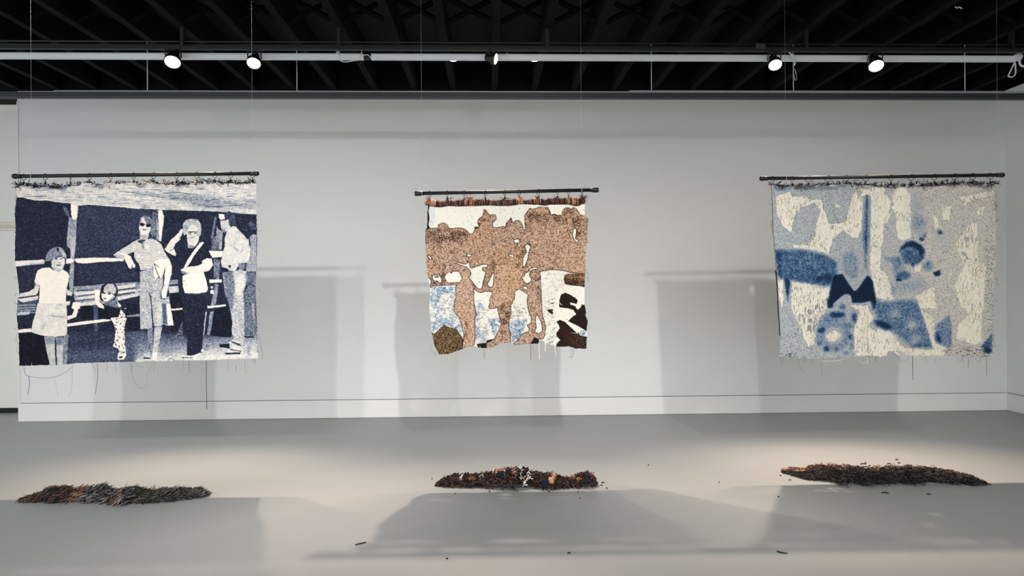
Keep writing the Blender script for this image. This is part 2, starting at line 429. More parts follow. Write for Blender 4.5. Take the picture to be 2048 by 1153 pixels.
class Weave:
    def __init__(self, x0, y0, x1, y1, S, seed):
        self.S = S; self.rng = np.random.default_rng(seed)
        self.nx = int((x1 - x0) * S) + 1; self.ny = int((y1 - y0) * S) + 1
        self.x = x0 + np.arange(self.nx) / S; self.y = y0 + np.arange(self.ny) / S
        self.X, self.Y = np.meshgrid(self.x, self.y)
        self.wx = (self.noise(2.2, 2.2) - .5) + .8 * (self.noise(7, 7) - .5)
        self.wy = (self.noise(2.2, 2.2) - .5) + .8 * (self.noise(7, 7) - .5)
    def noise(self, sx, sy):
        """smooth noise with features of about sx by sy"""
        if max(sx, sy) <= 7:
            a = self.blur(self.rng.standard_normal((self.ny, self.nx)), sx * .36, sy * .36)
            return np.clip(.5 + .2 * (a - a.mean()) / a.std(), 0, 1)
        gx = int(self.nx / self.S / sx) + 3; gy = int(self.ny / self.S / sy) + 3
        g = self.rng.random((gy, gx))
        u = np.arange(self.nx) / self.S / sx; v = np.arange(self.ny) / self.S / sy
        iu = u.astype(int); iv = v.astype(int); fu = u - iu; fv = v - iv
        fu = fu * fu * (3 - 2 * fu); fv = (fv * fv * (3 - 2 * fv))[:, None]
        a = g[iv][:, iu] * (1 - fu) + g[iv][:, iu + 1] * fu
        b = g[iv + 1][:, iu] * (1 - fu) + g[iv + 1][:, iu + 1] * fu
        return a * (1 - fv) + b * fv
    def blur(self, a, r, r2=None):
        rx, r = r * self.S, (r if r2 is None else r2) * self.S
        if max(r, rx) < 0.3: return a
        r = max(r, .2); k = int(r * 2.5) + 1
        w = np.exp(-0.5 * (np.arange(-k, k + 1) / r) ** 2); w /= w.sum()
        p = np.pad(a, ((k, k), (0, 0)), 'edge'); out = np.zeros_like(a)
        for i, wi in enumerate(w): out += wi * p[i:i + a.shape[0]]
        r = max(rx, .2); k = int(r * 2.5) + 1
        w = np.exp(-0.5 * (np.arange(-k, k + 1) / r) ** 2); w /= w.sum()
        p = np.pad(out, ((0, 0), (k, k)), 'edge'); out = np.zeros_like(a)
        for i, wi in enumerate(w): out += wi * p[:, i:i + a.shape[1]]
        return out
    def mask(self, poly, warp=1.0, soft=0.0):
        P = pts(poly) if isinstance(poly, str) else np.asarray(poly, float)
        m = np.zeros((self.ny, self.nx))
        pad = 3 * warp + 2
        i0 = max(int((P[:, 0].min() - pad - self.x[0]) * self.S), 0); i1 = min(int((P[:, 0].max() + pad - self.x[0]) * self.S) + 2, self.nx)
        j0 = max(int((P[:, 1].min() - pad - self.y[0]) * self.S), 0); j1 = min(int((P[:, 1].max() + pad - self.y[0]) * self.S) + 2, self.ny)
        if i1 <= i0 or j1 <= j0: return m
        xx = (self.X + warp * self.wx)[j0:j1, i0:i1]; yy = (self.Y + warp * self.wy)[j0:j1, i0:i1]
        ins = np.zeros(xx.shape, bool)
        for k in range(len(P)):
            xa, ya = P[k]; xb, yb = P[(k + 1) % len(P)]
            if ya == yb: continue
            c = ((ya > yy) != (yb > yy)) & (xx < (xb - xa) * (yy - ya) / (yb - ya) + xa)
            ins ^= c
        m[j0:j1, i0:i1] = ins
        if soft: m = self.blur(m, soft)
        return m
    def ell(self, s, rx, ry, warp=1.0, soft=0.0, ang=0.0):
        """ellipse centre as 'A 10,20', radii in that patch's units"""
        cr = CROPS[s.split()[0]]; c = pts(s)[0]; rx /= cr[2]; ry /= cr[2]
        t = np.linspace(0, 2 * np.pi, 22)[:-1]
        ca, sa = math.cos(ang), math.sin(ang)
        return self.mask(np.stack([c[0] + rx * np.cos(t) * ca - ry * np.sin(t) * sa, c[1] + rx * np.cos(t) * sa + ry * np.sin(t) * ca], 1), warp, soft)

def ramp(t, stops):
    ts = [s[0] for s in stops]
    return np.stack([np.interp(t, ts, [s[1][c] for s in stops]) for c in range(3)], -1)

def weave_mesh(name, wv, rgb, keep, Yp, parent, relief, wave):
    """one mesh: grid points of the cloth that are kept, coloured yarn by yarn"""
    keep_f = keep[:-1, :-1] & keep[1:, :-1] & keep[:-1, 1:] & keep[1:, 1:]
    idx = np.arange(wv.nx * wv.ny).reshape(wv.ny, wv.nx)
    q = np.stack([idx[:-1, :-1], idx[1:, :-1], idx[1:, 1:], idx[:-1, 1:]], -1)[keep_f]
    used = np.zeros(wv.nx * wv.ny, bool); used[q.ravel()] = True
    remap = np.cumsum(used) - 1
    P = unproj(wv.X.ravel(), wv.Y.ravel(), Yp)
    P[:, 1] += (relief + wave).ravel()
    P = P[used]; q = remap[q]
    me = bpy.data.meshes.new(name)
    me.vertices.add(len(P)); me.vertices.foreach_set('co', P.astype(np.float32).ravel())
    me.loops.add(q.size); me.loops.foreach_set('vertex_index', q.astype(np.int32).ravel())
    me.polygons.add(len(q)); me.polygons.foreach_set('loop_start', (np.arange(len(q)) * 4).astype(np.int32))
    me.update(calc_edges=True)
    a = me.color_attributes.new('Col', 'FLOAT_COLOR', 'POINT')
    c = np.ones((len(P), 4), np.float32); c[:, :3] = (srgb(np.clip(rgb, 0, 255)).reshape(-1, 3) * 0.95)[used]
    a.data.foreach_set('color', c.ravel())
    me.materials.append(M_CLOTH); me.shade_smooth()
    o = bpy.data.objects.new(name, me); COL.objects.link(o)
    o.parent = parent; o.matrix_parent_inverse = parent.matrix_world.inverted()
    return o

SAMP = 1.4
# ================= tapestry 1: people leaning on a rail, navy and cream
Y1 = 5.92
def tapestry_one(root):
    w = Weave(24, 352, 528, 740, SAMP, 5)
    T = np.full((w.ny, w.nx), 0.15); A = np.full_like(T, 0.20)
    def P(poly, tone, amp=0.10, warp=0.7, soft=0.35):
        m = w.mask(poly, warp, soft) if isinstance(poly, str) else poly
        T[:] = T * (1 - m) + tone * m; A[:] = A * (1 - m) + amp * m
    def El(s, rx, ry, tone, amp=0.08, soft=0.4, ang=0): P(w.ell(s, rx, ry, 0.5, soft, ang), tone, amp)
    streak = w.noise(14, 1.4)
    # background mottling behind the rail
    P('A 1060,560 2048,620 B 420,640 420,1150 0,1150 A 1040,1150', 0.23, 0.26, soft=3)
    P('C 1010,0 1900,0 1700,330 1010,340', 0.22, 0.26, soft=3)
    P('C 120,400 600,460 450,760 140,880', 0.19, 0.2, soft=3)
    P('C 1050,440 1900,400 2048,700 1050,770', 0.2, 0.24, soft=3)
    # ground
    P('E 880,440 1640,470 1650,935 860,965', 0.22, 0.26, soft=3)
    P('E 880,760 1680,720 1690,935 860,965', 0.33, 0.30, soft=6)
    P('E 1800,440 2048,430 2048,930 1640,935', 0.33, 0.3, soft=4)
    P('F 0,440 800,520 1100,520 1990,480 1990,880 0,930', 0.36, 0.34, soft=4)
    P('F 0,640 830,620 1090,560 1990,520 1990,880 0,930', 0.52, 0.36, soft=5)
    P('F 0,840 400,790 1100,740 1990,600 1990,880 0,930', 0.74, 0.30, soft=5)
    P('F 0,890 700,860 1990,780 1990,890 0,940', 0.84, 0.22, soft=2)
    P('E 110,490 330,470 530,520 610,975 110,995', 0.05, 0.10)
    P('D 560,900 760,910 780,1150 F 830,400 560,460 560,100', 0.09, 0.14)
    P('F 1240,110 1510,30 1560,440 1540,540 1180,510', 0.07, 0.14)
    P('E 1440,20 1640,100 1660,240 1580,250 1330,240 1100,240 1100,30', 0.07, 0.12)
    P('E 1830,0 2048,0 2048,440 1800,440', 0.09, 0.2)
    P('F 640,540 700,400 740,300 760,300 760,540', 0.30, 0.6, soft=1)
    # thatch
    th = w.mask('A 40,150 2048,130 B 0,150 1960,130 1945,715 1700,700 1500,680 1300,665 1100,655 900,655 700,645 420,640 200,630 0,620 A 1800,605 1500,580 1250,562 1080,575 950,540 750,520 560,490 370,490 250,465 180,440 60,440', 0.6, 0.4)
    P(th, 0.83, 0.20)
    sag = 4 * np.sin((w.X - 33) / 480 * np.pi * 2.2)
    s2 = np.sin((w.Y + sag) * 1.75 + 9 * w.noise(30, 4)) * .5 + .5
    T -= th * 0.42 * np.clip((s2 - .6) * 2.4, 0, 1) * np.clip((streak - .42) * 3, 0, 1)
    bl = w.blur(w.mask('B 450,390 700,380 1400,440 1440,470 1000,560 600,470', 1, 0), 4) + w.blur(w.mask('B 800,520 1940,510 1940,600 1000,600', 1), 5) + w.blur(w.mask('B 0,340 450,400 500,450 0,380', 1), 3)
    T -= th * 0.24 * np.clip(bl, 0, 1); A += th * .2 * np.clip(bl, 0, 1)
    P('A 60,418 180,425 370,475 560,478 950,525 1080,560 1250,548 1800,592 2048,612 2048,630 1800,605 1500,580 1250,562 1080,575 950,540 750,520 560,490 370,490 250,465 180,440 60,440', 0.93, 0.1)
    P('A 90,200 500,225 900,215 900,290 500,300 300,280', 0.58, 0.4, soft=4)
    P('A 480,240 700,250 900,260 850,330 560,300', 0.45, 0.5, soft=2)
    P('A 1250,230 1500,230 1480,320 1400,290', 0.5, 0.5, soft=1.5)
    P('B 650,200 850,200 780,250 670,240', 0.5, 0.4, soft=2)
    P('B 20,220 200,230 180,260 60,270', 0.5, 0.4, soft=2)
    # left post
    P('A 820,560 900,620 940,760 900,740 850,660', 0.36, 0.3)
    P('A 955,548 1075,575 1065,700 1052,800 1035,1160 890,1160 915,900 925,760 975,770', 0.60, 0.34)
    P('A 955,548 1072,575 1062,760 1030,800 985,780 965,720', 0.97, 0.08)
    P('C 890,0 1042,0 1026,200 1010,400 1003,600 985,920 930,920 930,560 955,420 950,200 895,150', 0.60, 0.34)
    P('C 955,0 1042,0 1028,200 1012,330 960,330', 0.72, 0.25)
    P('E 828,520 905,490 880,965 826,965', 0.52, 0.4)
    P('B 270,690 370,655 385,1135 320,1090 290,900', 0.36, 0.5)
    P('B 370,655 400,636 432,650 463,740 452,860 432,1000 416,1145 380,1135 375,900', 0.94, 0.1)
    P('B 335,800 380,780 385,1130 350,1120', 0.6, 0.5)
    # rails
    P('C 55,392 520,366 560,400 520,437 300,452 70,478', 0.90, 0.12)
    P('C 300,430 520,415 520,437 300,452', 0.7, 0.2)
    P('C 880,357 980,345 1015,385 960,425 880,432', 0.96, 0.06)
    P('C 1020,350 1300,334 1650,340 1800,355 1785,388 1400,406 1200,427 1060,420 1025,390', 0.95, 0.08)
    # left lower logs
    P('C 105,1010 440,960 450,1150 E 400,70 300,175 100,190', 0.30, 0.3)
    P('C 110,975 440,945 430,1005 200,1052 120,1015', 0.86, 0.15)
    for y in (20, 62, 100, 140): P('E 100,%d 400,%d 395,%d 100,%d' % (y, y - 12, y + 6, y + 22), 0.62, 0.25)
    P('E 100,140 310,120 290,170 100,186', 0.75, 0.15)
    # right lower logs
    lg = w.mask('C 1000,795 1300,778 1480,752 2048,725 D 75,735 75,860 0,880 C 2048,940 1700,1022 1340,1095 1080,1112 1000,1000', 0.6, 0.3)
    P(lg, 0.58, 0.34)
    for a in ('C 1010,888 1330,860 1330,905 1030,945', 'C 1030,972 1330,932 1330,985 1040,1012', 'C 1080,1062 1330,1030 1330,1082 1080,1110', 'C 1680,880 2048,830 2048,856 1680,915',
              'C 1690,962 2048,900 2048,940 1700,1020', 'C 1660,795 2048,745 2048,790 1665,850', 'E 1090,5 1320,-5 1320,18 1090,34'): P(a, 0.85, 0.16)
    for a in ('C 1040,950 1330,918 1330,926 1040,962', 'C 1040,1018 1330,990 1330,1000 1040,1030', 'C 1680,850 2048,800 2048,810 1680,868', 'C 1690,925 2048,870 2048,880 1690,940', 'C 1050,855 1320,850 1320,858 1050,870'): P(a, 0.12, 0.15)
    P('D 545,700 680,680 685,750 530,778', 0.55, 0.3); P('D 520,797 685,785 692,885 540,905', 0.76, 0.2)
    P('D 0,735 75,735 75,840 0,850', 0.55, 0.3); P('D 0,872 70,870 70,925 0,942', 0.75, 0.2)
    P('E 1300,30 1372,30 1372,440 1312,440', 0.33, 0.3, soft=.8)
    P('E 115,418 320,393 332,448 118,468', 0.95, 0.08)
    P('E 888,320 1100,290 1450,245 1590,255 1560,278 1300,312 1000,352 888,368', 0.96, 0.07)
    P('E 1825,190 2048,168 2048,188 1830,218', 0.55, 0.4)
    P('F 0,170 75,170 75,190 0,205', 0.6, 0.3)
    P('F 570,85 750,68 755,92 575,112', 0.95, 0.08)
    # girl
    P('C 545,440 565,300 610,220 690,168 780,165 850,210 888,290 888,372 850,345 780,300 700,330 650,390 645,490 560,475', 0.52, 0.36)
    P('C 530,400 650,378 645,500 555,480', 0.16, 0.14); P('C 730,180 772,190 765,240 735,225', 0.12, 0.1)
    P('C 780,200 850,230 880,330 830,320', 0.7, 0.25)
    P('C 648,400 690,340 780,305 860,350 868,420 840,490 800,545 700,540 652,480', 0.86, 0.10)
    P('C 652,480 700,510 800,515 840,495 810,560 690,550', 0.72, 0.12)
    P('C 690,345 780,300 860,345 868,360 790,325 700,355', 0.4, 0.3)
    El('C 722,357', 22, 9, 0.2); El('C 805,357', 20, 9, 0.2); El('C 775,415', 20, 7, 0.5); El('C 768,456', 40, 9, 0.25); El('C 690,430', 26, 40, 0.76)
    P('C 380,715 400,620 430,540 500,503 620,492 690,545 770,562 830,520 900,570 930,620 918,720 890,800 880,900 872,1070 445,1070 458,900 468,785 395,762', 0.965, 0.06)
    P('C 380,715 470,760 468,785 395,765', 0.85, 0.1)
    for k in range(12): 
        y = 590 + k * 38
        P('C 560,%d 870,%d 870,%d 560,%d' % (y, y + 6, y + 12, y + 6), 0.88, 0.1, soft=.5)
    P('C 390,768 462,792 432,900 385,948 210,972 108,978 150,908 290,878 370,828', 0.84, 0.14)
    P('C 105,970 390,935 400,955 110,990', 0.1, 0.1)
    P('C 880,835 960,880 968,945 888,935', 0.86, 0.1); P('C 870,1040 945,1028 930,1092 868,1102', 0.9, 0.1)
    P('C 985,1045 1100,1050 1092,1150 960,1150', 0.93, 0.08)
    P('E 975,0 1092,0 1062,120 1032,212 900,262 888,200 968,180 1000,110', 0.95, 0.07)
    P('C 440,1062 872,1062 E 880,0 890,200 885,480 858,512 700,532 560,522 430,492 318,452 358,260 400,130 425,0', 0.87, 0.13)
    P('E 580,180 830,200 880,215 830,225 640,205', 0.66, 0.16, soft=.8); P('E 480,300 560,330 520,420 440,380', 0.78, 0.2, soft=2); P('C 700,1085 860,1090 800,1105', 0.6, 0.2, soft=.6)
    P('E 528,530 695,535 690,660 704,980 612,980 570,800 540,640', 0.76, 0.16); P('E 712,545 822,535 826,700 816,980 722,980 700,750', 0.75, 0.16)
    P('E 528,530 695,535 690,640 545,660', 0.56, 0.22, soft=1.5); P('E 712,545 822,535 824,650 705,670', 0.5, 0.22, soft=1.5); P('E 690,560 712,560 725,980 704,980', 0.15, 0.1)
    # boy
    P('C 1440,780 1540,725 1640,740 1690,820 1690,930 1640,1010 1440,1030 1400,960', 0.16, 0.14)
    P('C 1465,880 1480,800 1540,750 1620,758 1665,820 1660,905 1600,915 1560,885 1480,900', 0.72, 0.30)
    P('C 1400,890 1450,890 1440,1010 1405,960', 0.12, 0.1)
    P('C 1432,905 1500,890 1580,905 1625,925 1600,990 1530,1040 1470,1030 1440,975', 0.95, 0.07)
    El('C 1476,905', 24, 10, 0.2); El('C 1556,915', 26, 10, 0.2); El('C 1488,988', 24, 9, 0.15); P('C 1570,985 1640,930 1650,960 1590,1010', 0.7, 0.2)
    P('C 1325,850 1420,848 1405,950 1400,1040 1470,1110 E 1475,82 1395,62 1340,0 C 1330,1000', 0.95, 0.07)
    P('C 1480,1045 1640,1005 1700,1075 1740,1150 E 1742,70 1600,60 1480,25', 0.42, 0.45); P('E 1480,15 1725,90 1748,170 1660,222 1560,215 1500,100', 0.10, 0.15)
    P('C 1670,1020 1740,1095 E 1748,45 1705,52', 0.9, 0.1); El('E 1810,78', 22, 6, 0.9)
    pm = w.mask('E 1568,225 1700,215 1735,90 1800,165 1828,240 1800,330 1788,470 1802,600 1812,745 1780,760 1705,772 1692,722 1612,690 1640,560 1652,420 1622,320', 0.6, .3)
    P(pm, 0.93, 0.1)
    T -= pm * 0.8 * np.clip((w.noise(2.6, 2.2) - .66) * 9, 0, 1)
    P('E 1690,785 1812,742 1818,830 1782,897 1688,897 1680,840', 0.92, 0.08); P('E 1705,850 1770,835 1745,872 1712,876', 0.1, 0.1); P('E 1740,785 1800,760 1795,790 1720,805', 0.3, .3)
    # woman with striped shirt
    P('B 60,900 90,770 150,733 230,748 285,810 325,920 335,1060 262,1065 250,950 100,900', 0.48, 0.4)
    P('B 68,930 110,800 150,770 180,860 250,880 250,960 222,1030 205,1110 85,1110 80,1000', 0.88, 0.1)
    P('B 80,990 110,1040 200,1050 215,1000 205,1120 85,1120', 0.7, 0.2); El('B 120,876', 38, 26, .07, .05, ang=.1); El('B 217,890', 40, 26, .07, .05, ang=-.1); P('B 150,868 185,876 185,884 150,876', .1, .05)
    El('B 150,960', 38, 9, 0.3); P('B 200,860 250,800 260,860', 0.35, 0.3); El('B 130,800', 26, 40, 0.85)
    sh = w.mask('D -10,80 50,42 120,95 190,42 260,28 330,48 410,108 452,200 505,310 540,350 450,380 400,350 280,470 275,505 90,540 60,430 20,385 -10,330', 0.6, .3)
    sh = np.clip(sh + w.mask('C 1630,285 1760,200 1960,72 2060,38 2060,450 1985,352 1965,235 1880,272 1800,290 1700,332', 0.6, .3), 0, 1)
    P(sh, 0.92, 0.08)
    st = np.sin((w.Y + 0.16 * (w.X - 270) * (w.X < 275) - .05 * (w.X - 270) * (w.X > 275) + 1.2 * w.noise(12, 12)) * 2 * np.pi / 3.25)
    T -= sh * 0.52 * np.clip((st - .45) * 2.4, 0, 1) * np.clip(w.noise(6, 6) * 2.2, 0.2, 1)
    P('D 40,70 90,50 110,80 130,90 120,120 60,90', 0.25, 0.4); P('D 100,110 150,100 140,200 120,190', 0.6, 0.2)
    P('C 1628,292 1700,248 1820,270 1900,310 1965,450 1968,498 1930,500 1925,440 1905,520 1870,500 1840,430 1800,352 1700,348', 0.93, 0.10)
    P('C 1628,292 1700,260 1800,300 1800,352 1700,348', 0.72, 0.2)
    P('D 440,345 540,350 585,470 578,600 542,720 505,900 485,985 425,990 408,900 450,780 462,640 482,500', 0.94, 0.08)
    P('D 75,560 280,500 300,680 430,640 452,700 442,800 412,900 430,985 540,955 556,1150 F 612,347 520,352 440,330 405,368 300,362 275,345 265,392 75,408 70,0 D 78,700', 0.70, 0.36)
    P('D 215,870 255,960 268,1150 F 292,350 272,372 245,0 D 235,980', 0.14, 0.14); P('F 485,0 556,0 612,347 520,352', 0.92, 0.1); P('F 425,0 490,0 510,330 440,328', 0.36, 0.3, soft=1); P('F 330,0 420,0 430,330 350,340', 0.8, 0.24, soft=1)
    P('D 440,650 470,640 455,780 412,900 430,985 480,980 475,1010 400,990 400,900 440,780', 0.3, 0.3, soft=.3)
    P('D 425,905 490,890 485,975 430,990', 0.92, 0.1)
    P('D 300,400 400,345 462,372 482,470 432,640 400,668 350,560', 0.96, 0.06); P('D 285,450 330,470 372,640 310,692 292,600', 0.94, 0.08)
    P('D 300,420 385,485 380,492 298,432', 0.15, 0.1); P('D 318,470 368,610 358,612 308,475', 0.15, 0.1)
    P('F 190,400 275,385 275,640 232,875 130,862 170,790 215,720', 0.5, 0.36); P('F 300,378 425,368 402,500 362,750 342,895 270,905 268,800 300,600', 0.74, 0.26)
    P('F 130,840 180,780 240,770 230,875 150,872', 0.74, 0.2); P('F 275,790 355,770 342,897 272,905', 0.93, 0.1); P('F 120,855 240,872 235,885 140,885', 0.2, 0.2)
    # woman with the shoulder bag
    P('D 640,260 700,200 850,190 1060,90 1110,100 1165,190 1245,350 1240,480 1130,560 1165,850 1130,1150 F 1140,110 1085,520 1070,790 950,830 830,830 830,600 790,300 760,0 D 690,900 730,600 640,400', 0.13, 0.20)
    P('B 752,980 765,850 830,790 920,783 1000,798 1045,860 1058,960 1045,1050 1000,1085 1000,950 950,880 880,880 825,935 825,1010 785,1055', 0.68, 0.40)
    P('B 820,960 870,885 960,880 1010,940 1015,1090 D 1010,75 960,150 860,162 832,80 B 818,1010', 0.84, 0.16)
    P('D 835,120 960,150 900,185 840,180', 0.6, 0.3); P('B 835,1000 900,1002 895,1035 850,1035', 0.6, 0.2); P('B 925,1000 1000,992 990,1028 932,1030', 0.6, 0.2); P('B 828,988 1005,980 1005,988 920,999 830,997', 0.12, 0.1); El('B 872,1015', 14, 6, .2); El('B 960,1008', 14, 6, .2)
    El('B 905,1085', 36, 7, 0.42); El('B 905,1048', 13, 7, 0.66); P('B 990,900 1012,950 1010,1060 985,1090 995,1000', .62, .3)
    P('B 730,945 765,955 745,1040 700,1100 D 730,25 640,110 D 610,180 655,270 640,310 520,252 468,200 500,150 B 570,1120 690,1010', 0.89, 0.14)
    P('D 545,215 625,190 605,200 550,225', 0.3, 0.3)
    P('D 1030,92 1080,78 1092,100 960,270 840,465 800,500 778,485 850,340', 0.95, 0.07)
    P('D 715,530 790,488 1000,462 1070,425 1065,385 1140,342 1220,345 1245,450 1182,542 1100,562 850,582 760,597', 0.91, 0.14)
    P('D 720,535 790,560 850,582 760,597', 0.5, 0.3)
    P('D 755,625 850,582 1092,563 1132,680 1162,840 1142,882 1000,905 790,902 758,800', 0.965, 0.06)
    P('D 850,850 1140,830 1142,882 1000,905 800,902', 0.9, 0.1, soft=2); El('D 780,712', 10, 14, 0.5); El('D 810,768', 12, 8, 0.5)
    P('F 735,828 900,842 1052,782 1062,802 950,860 760,858', 0.95, 0.07); El('F 1080,748', 20, 24, 0.95); P('F 740,850 900,862 960,855 900,870 760,868', 0.1, 0.1)
    # ladder and rails on the right
    P('D 1220,-10 1395,-10 1380,205 1215,212', 0.38, 0.5); P('D 1350,-10 1395,-10 1385,200 1340,200', 0.6, 0.3)
    P('B 1270,740 1300,760 1260,1000 1210,1150 1220,1000', 0.45, 0.4); P('B 1340,960 1400,980 1390,1150 1290,1150 1300,900', 0.55, 0.4)
    P('D 1170,220 1412,224 1400,322 1230,332', 0.90, 0.12); P('D 1250,330 1360,390 1340,690 1255,650', 0.42, 0.45)
    P('D 1180,685 1382,680 1385,730 1190,738', 0.92, 0.1); P('D 1150,1110 1450,1085 1462,1112 1160,1147', 0.95, 0.08)
    P('D 1280,750 1335,765 1292,1090 1208,1100', 0.52, 0.4); El('D 1228,880', 30, 32, 0.9); El('D 1225,812', 22, 24, 0.8)
    P('F 1125,125 1148,120 1130,300 1102,515 1088,515 1105,330', 0.68, 0.3); P('F 1195,140 1262,110 1202,505 1150,505', 0.5, 0.4)
    # man
    P('B 1425,690 1500,658 1572,690 1605,780 1605,890 1515,890 1485,790 1430,800', 0.27, 0.30)
    P('B 1335,708 1420,708 1432,795 1360,802 1340,760', 0.93, 0.08)
    P('B 1358,812 1490,785 1502,880 1535,920 1480,965 1430,1010 1382,960 1362,890', 0.78, 0.22); P('B 1355,798 1475,788 1475,798 1358,812', 0.08, 0.05); P('B 1385,940 1430,950 1440,1000 1420,1010', 0.45, 0.3)
    P('B 1475,965 1560,898 1612,910 1662,970 1742,1050 1795,1115 D 1815,0 1845,150 1842,300 1822,412 1700,422 1640,480 1600,552 1500,542 1480,512 1388,482 1372,400 1400,250 1432,150 1430,0 B 1425,1100', 0.82, 0.16)
    P('D 1560,150 1650,200 1660,250 1590,190', 0.55, 0.3, soft=1); P('D 1680,230 1740,190 1690,260', 0.6, 0.3, soft=1)
    P('D 1385,488 1500,532 1512,562 1400,562', 0.08, 0.08); P('D 1490,450 1540,460 1530,480 1500,520', 0.2, 0.3); P('D 1650,425 1765,430 1750,515 1660,522', 0.45, 0.35)
    P('D 1395,568 1550,562 1700,518 1782,560 1792,700 1742,900 1752,1150 F 1760,565 1742,640 1590,585 1548,430 1562,300 1508,0 D 1440,900', 0.70, 0.36)
    P('D 1395,568 1560,562 1600,760 1560,1150 F 1540,120 1508,0 D 1440,900', 0.46, 0.44, soft=2); P('D 1600,640 1740,600 1760,760 1700,950 1620,920', 0.84, 0.2, soft=1.5)
    P('F 1350,648 1515,638 1520,715 1360,692', 0.07, 0.06); P('F 1515,610 1570,570 1690,620 1745,700 1700,752 1530,722', 0.80, 0.2); P('F 1530,590 1690,640 1720,690 1560,625', 0.3, 0.3)
    P('F 1445,785 1480,745 1690,765 1690,802 1460,812', 0.78, 0.2); P('F 1445,785 1700,778 1690,805 1460,812', 0.15, 0.1); P('F 1525,725 1710,752 1705,765 1540,740', 0.1, 0.1)
    # figure at the right edge
    P('B 1800,855 1850,820 1925,880 1935,960 1850,950', 0.3, 0.3)
    ck = w.mask('B 1805,1085 1880,1038 1960,1040 D 1950,0 1945,560 1775,555 1780,430 1842,350 1845,110 1800,0', 0.5, .3)
    P(ck, 0.74, 0.22); T -= ck * .28 * ((np.sin(w.X * 2.6) > .4) | (np.sin(w.Y * 2.2) > .5))
    P('D 1775,572 1945,566 1935,1150 F 1965,490 1900,522 1765,510 1750,0 D 1752,900 1802,800', 0.40, 0.42); P('F 1870,0 1910,0 1915,250 1895,250', 0.65, 0.3, soft=1)
    P('D 1800,740 1920,780 1920,800 1810,760', 0.15, 0.2); P('F 1755,515 1905,520 1910,545 1760,540', 0.1, 0.1); P('D 1765,-10 1830,0 1845,170 1830,160 1815,40', 0.1, 0.1)
    El('F 1840,785', 22, 20, 0.95); P('F 1790,660 1850,700 1860,800 1810,860 1820,760', 0.55, 0.6, soft=2)
    # yarn-by-yarn dither
    T += (w.noise(6, 6) - .5) * .15 * np.clip((T - .3) * 3, 0, 1) * np.clip((1.05 - T) * 4, .25, 1)
    T += np.clip(w.noise(2.2, 1.5) - .66, 0, 1) * .7 * np.clip(1 - T * 2, 0, 1)
    n = 0.62 * w.rng.random(T.shape) + 0.38 * w.noise(2.6, 1.2)
    t = np.clip(T + A * 1.9 * (n - .5), 0, 1)
    rgb = ramp(t, [(0, (17, 18, 26)), (.12, (31, 33, 47)), (.25, (48, 54, 76)), (.42, (92, 104, 132)), (.6, (152, 158, 170)), (.78, (202, 201, 198)), (.9, (236, 228, 218)), (1, (252, 241, 228))])
    top = 'A 70,260 120,225 300,228 440,262 560,245 700,262 900,245 1000,228 1200,208 1400,245 1500,218 1600,205 1700,230 1900,205 2048,235 B 100,235 280,200 500,212 700,205 1000,195 1250,188 1500,190 1700,205 1860,190 1945,200 '
    outl = top + 'B 1945,700 1955,1150 D 1942,600 1935,900 F 1958,300 1968,600 1990,870 1500,892 1100,912 700,912 520,922 400,935 280,912 100,932 0,932 E 2000,932 1600,938 1100,952 700,982 125,995 122,600 112,400 90,200 C 108,1000 130,900 95,600 62,380 A 58,1150 62,900 45,700 72,450'
    keep = w.mask(outl, 1.3) > .5
    relief = -0.004 * t - 0.003 * w.rng.random(T.shape)
    wave = 0.010 * np.sin((w.X - 30) / 42.0) * np.exp(-(w.Y - 362) / 60) + 0.012 * np.sin(w.X / 95 + w.Y / 140)
    weave_mesh('woven_panel', w, rgb, keep, Y1, root, relief, wave)
    return pts(top)

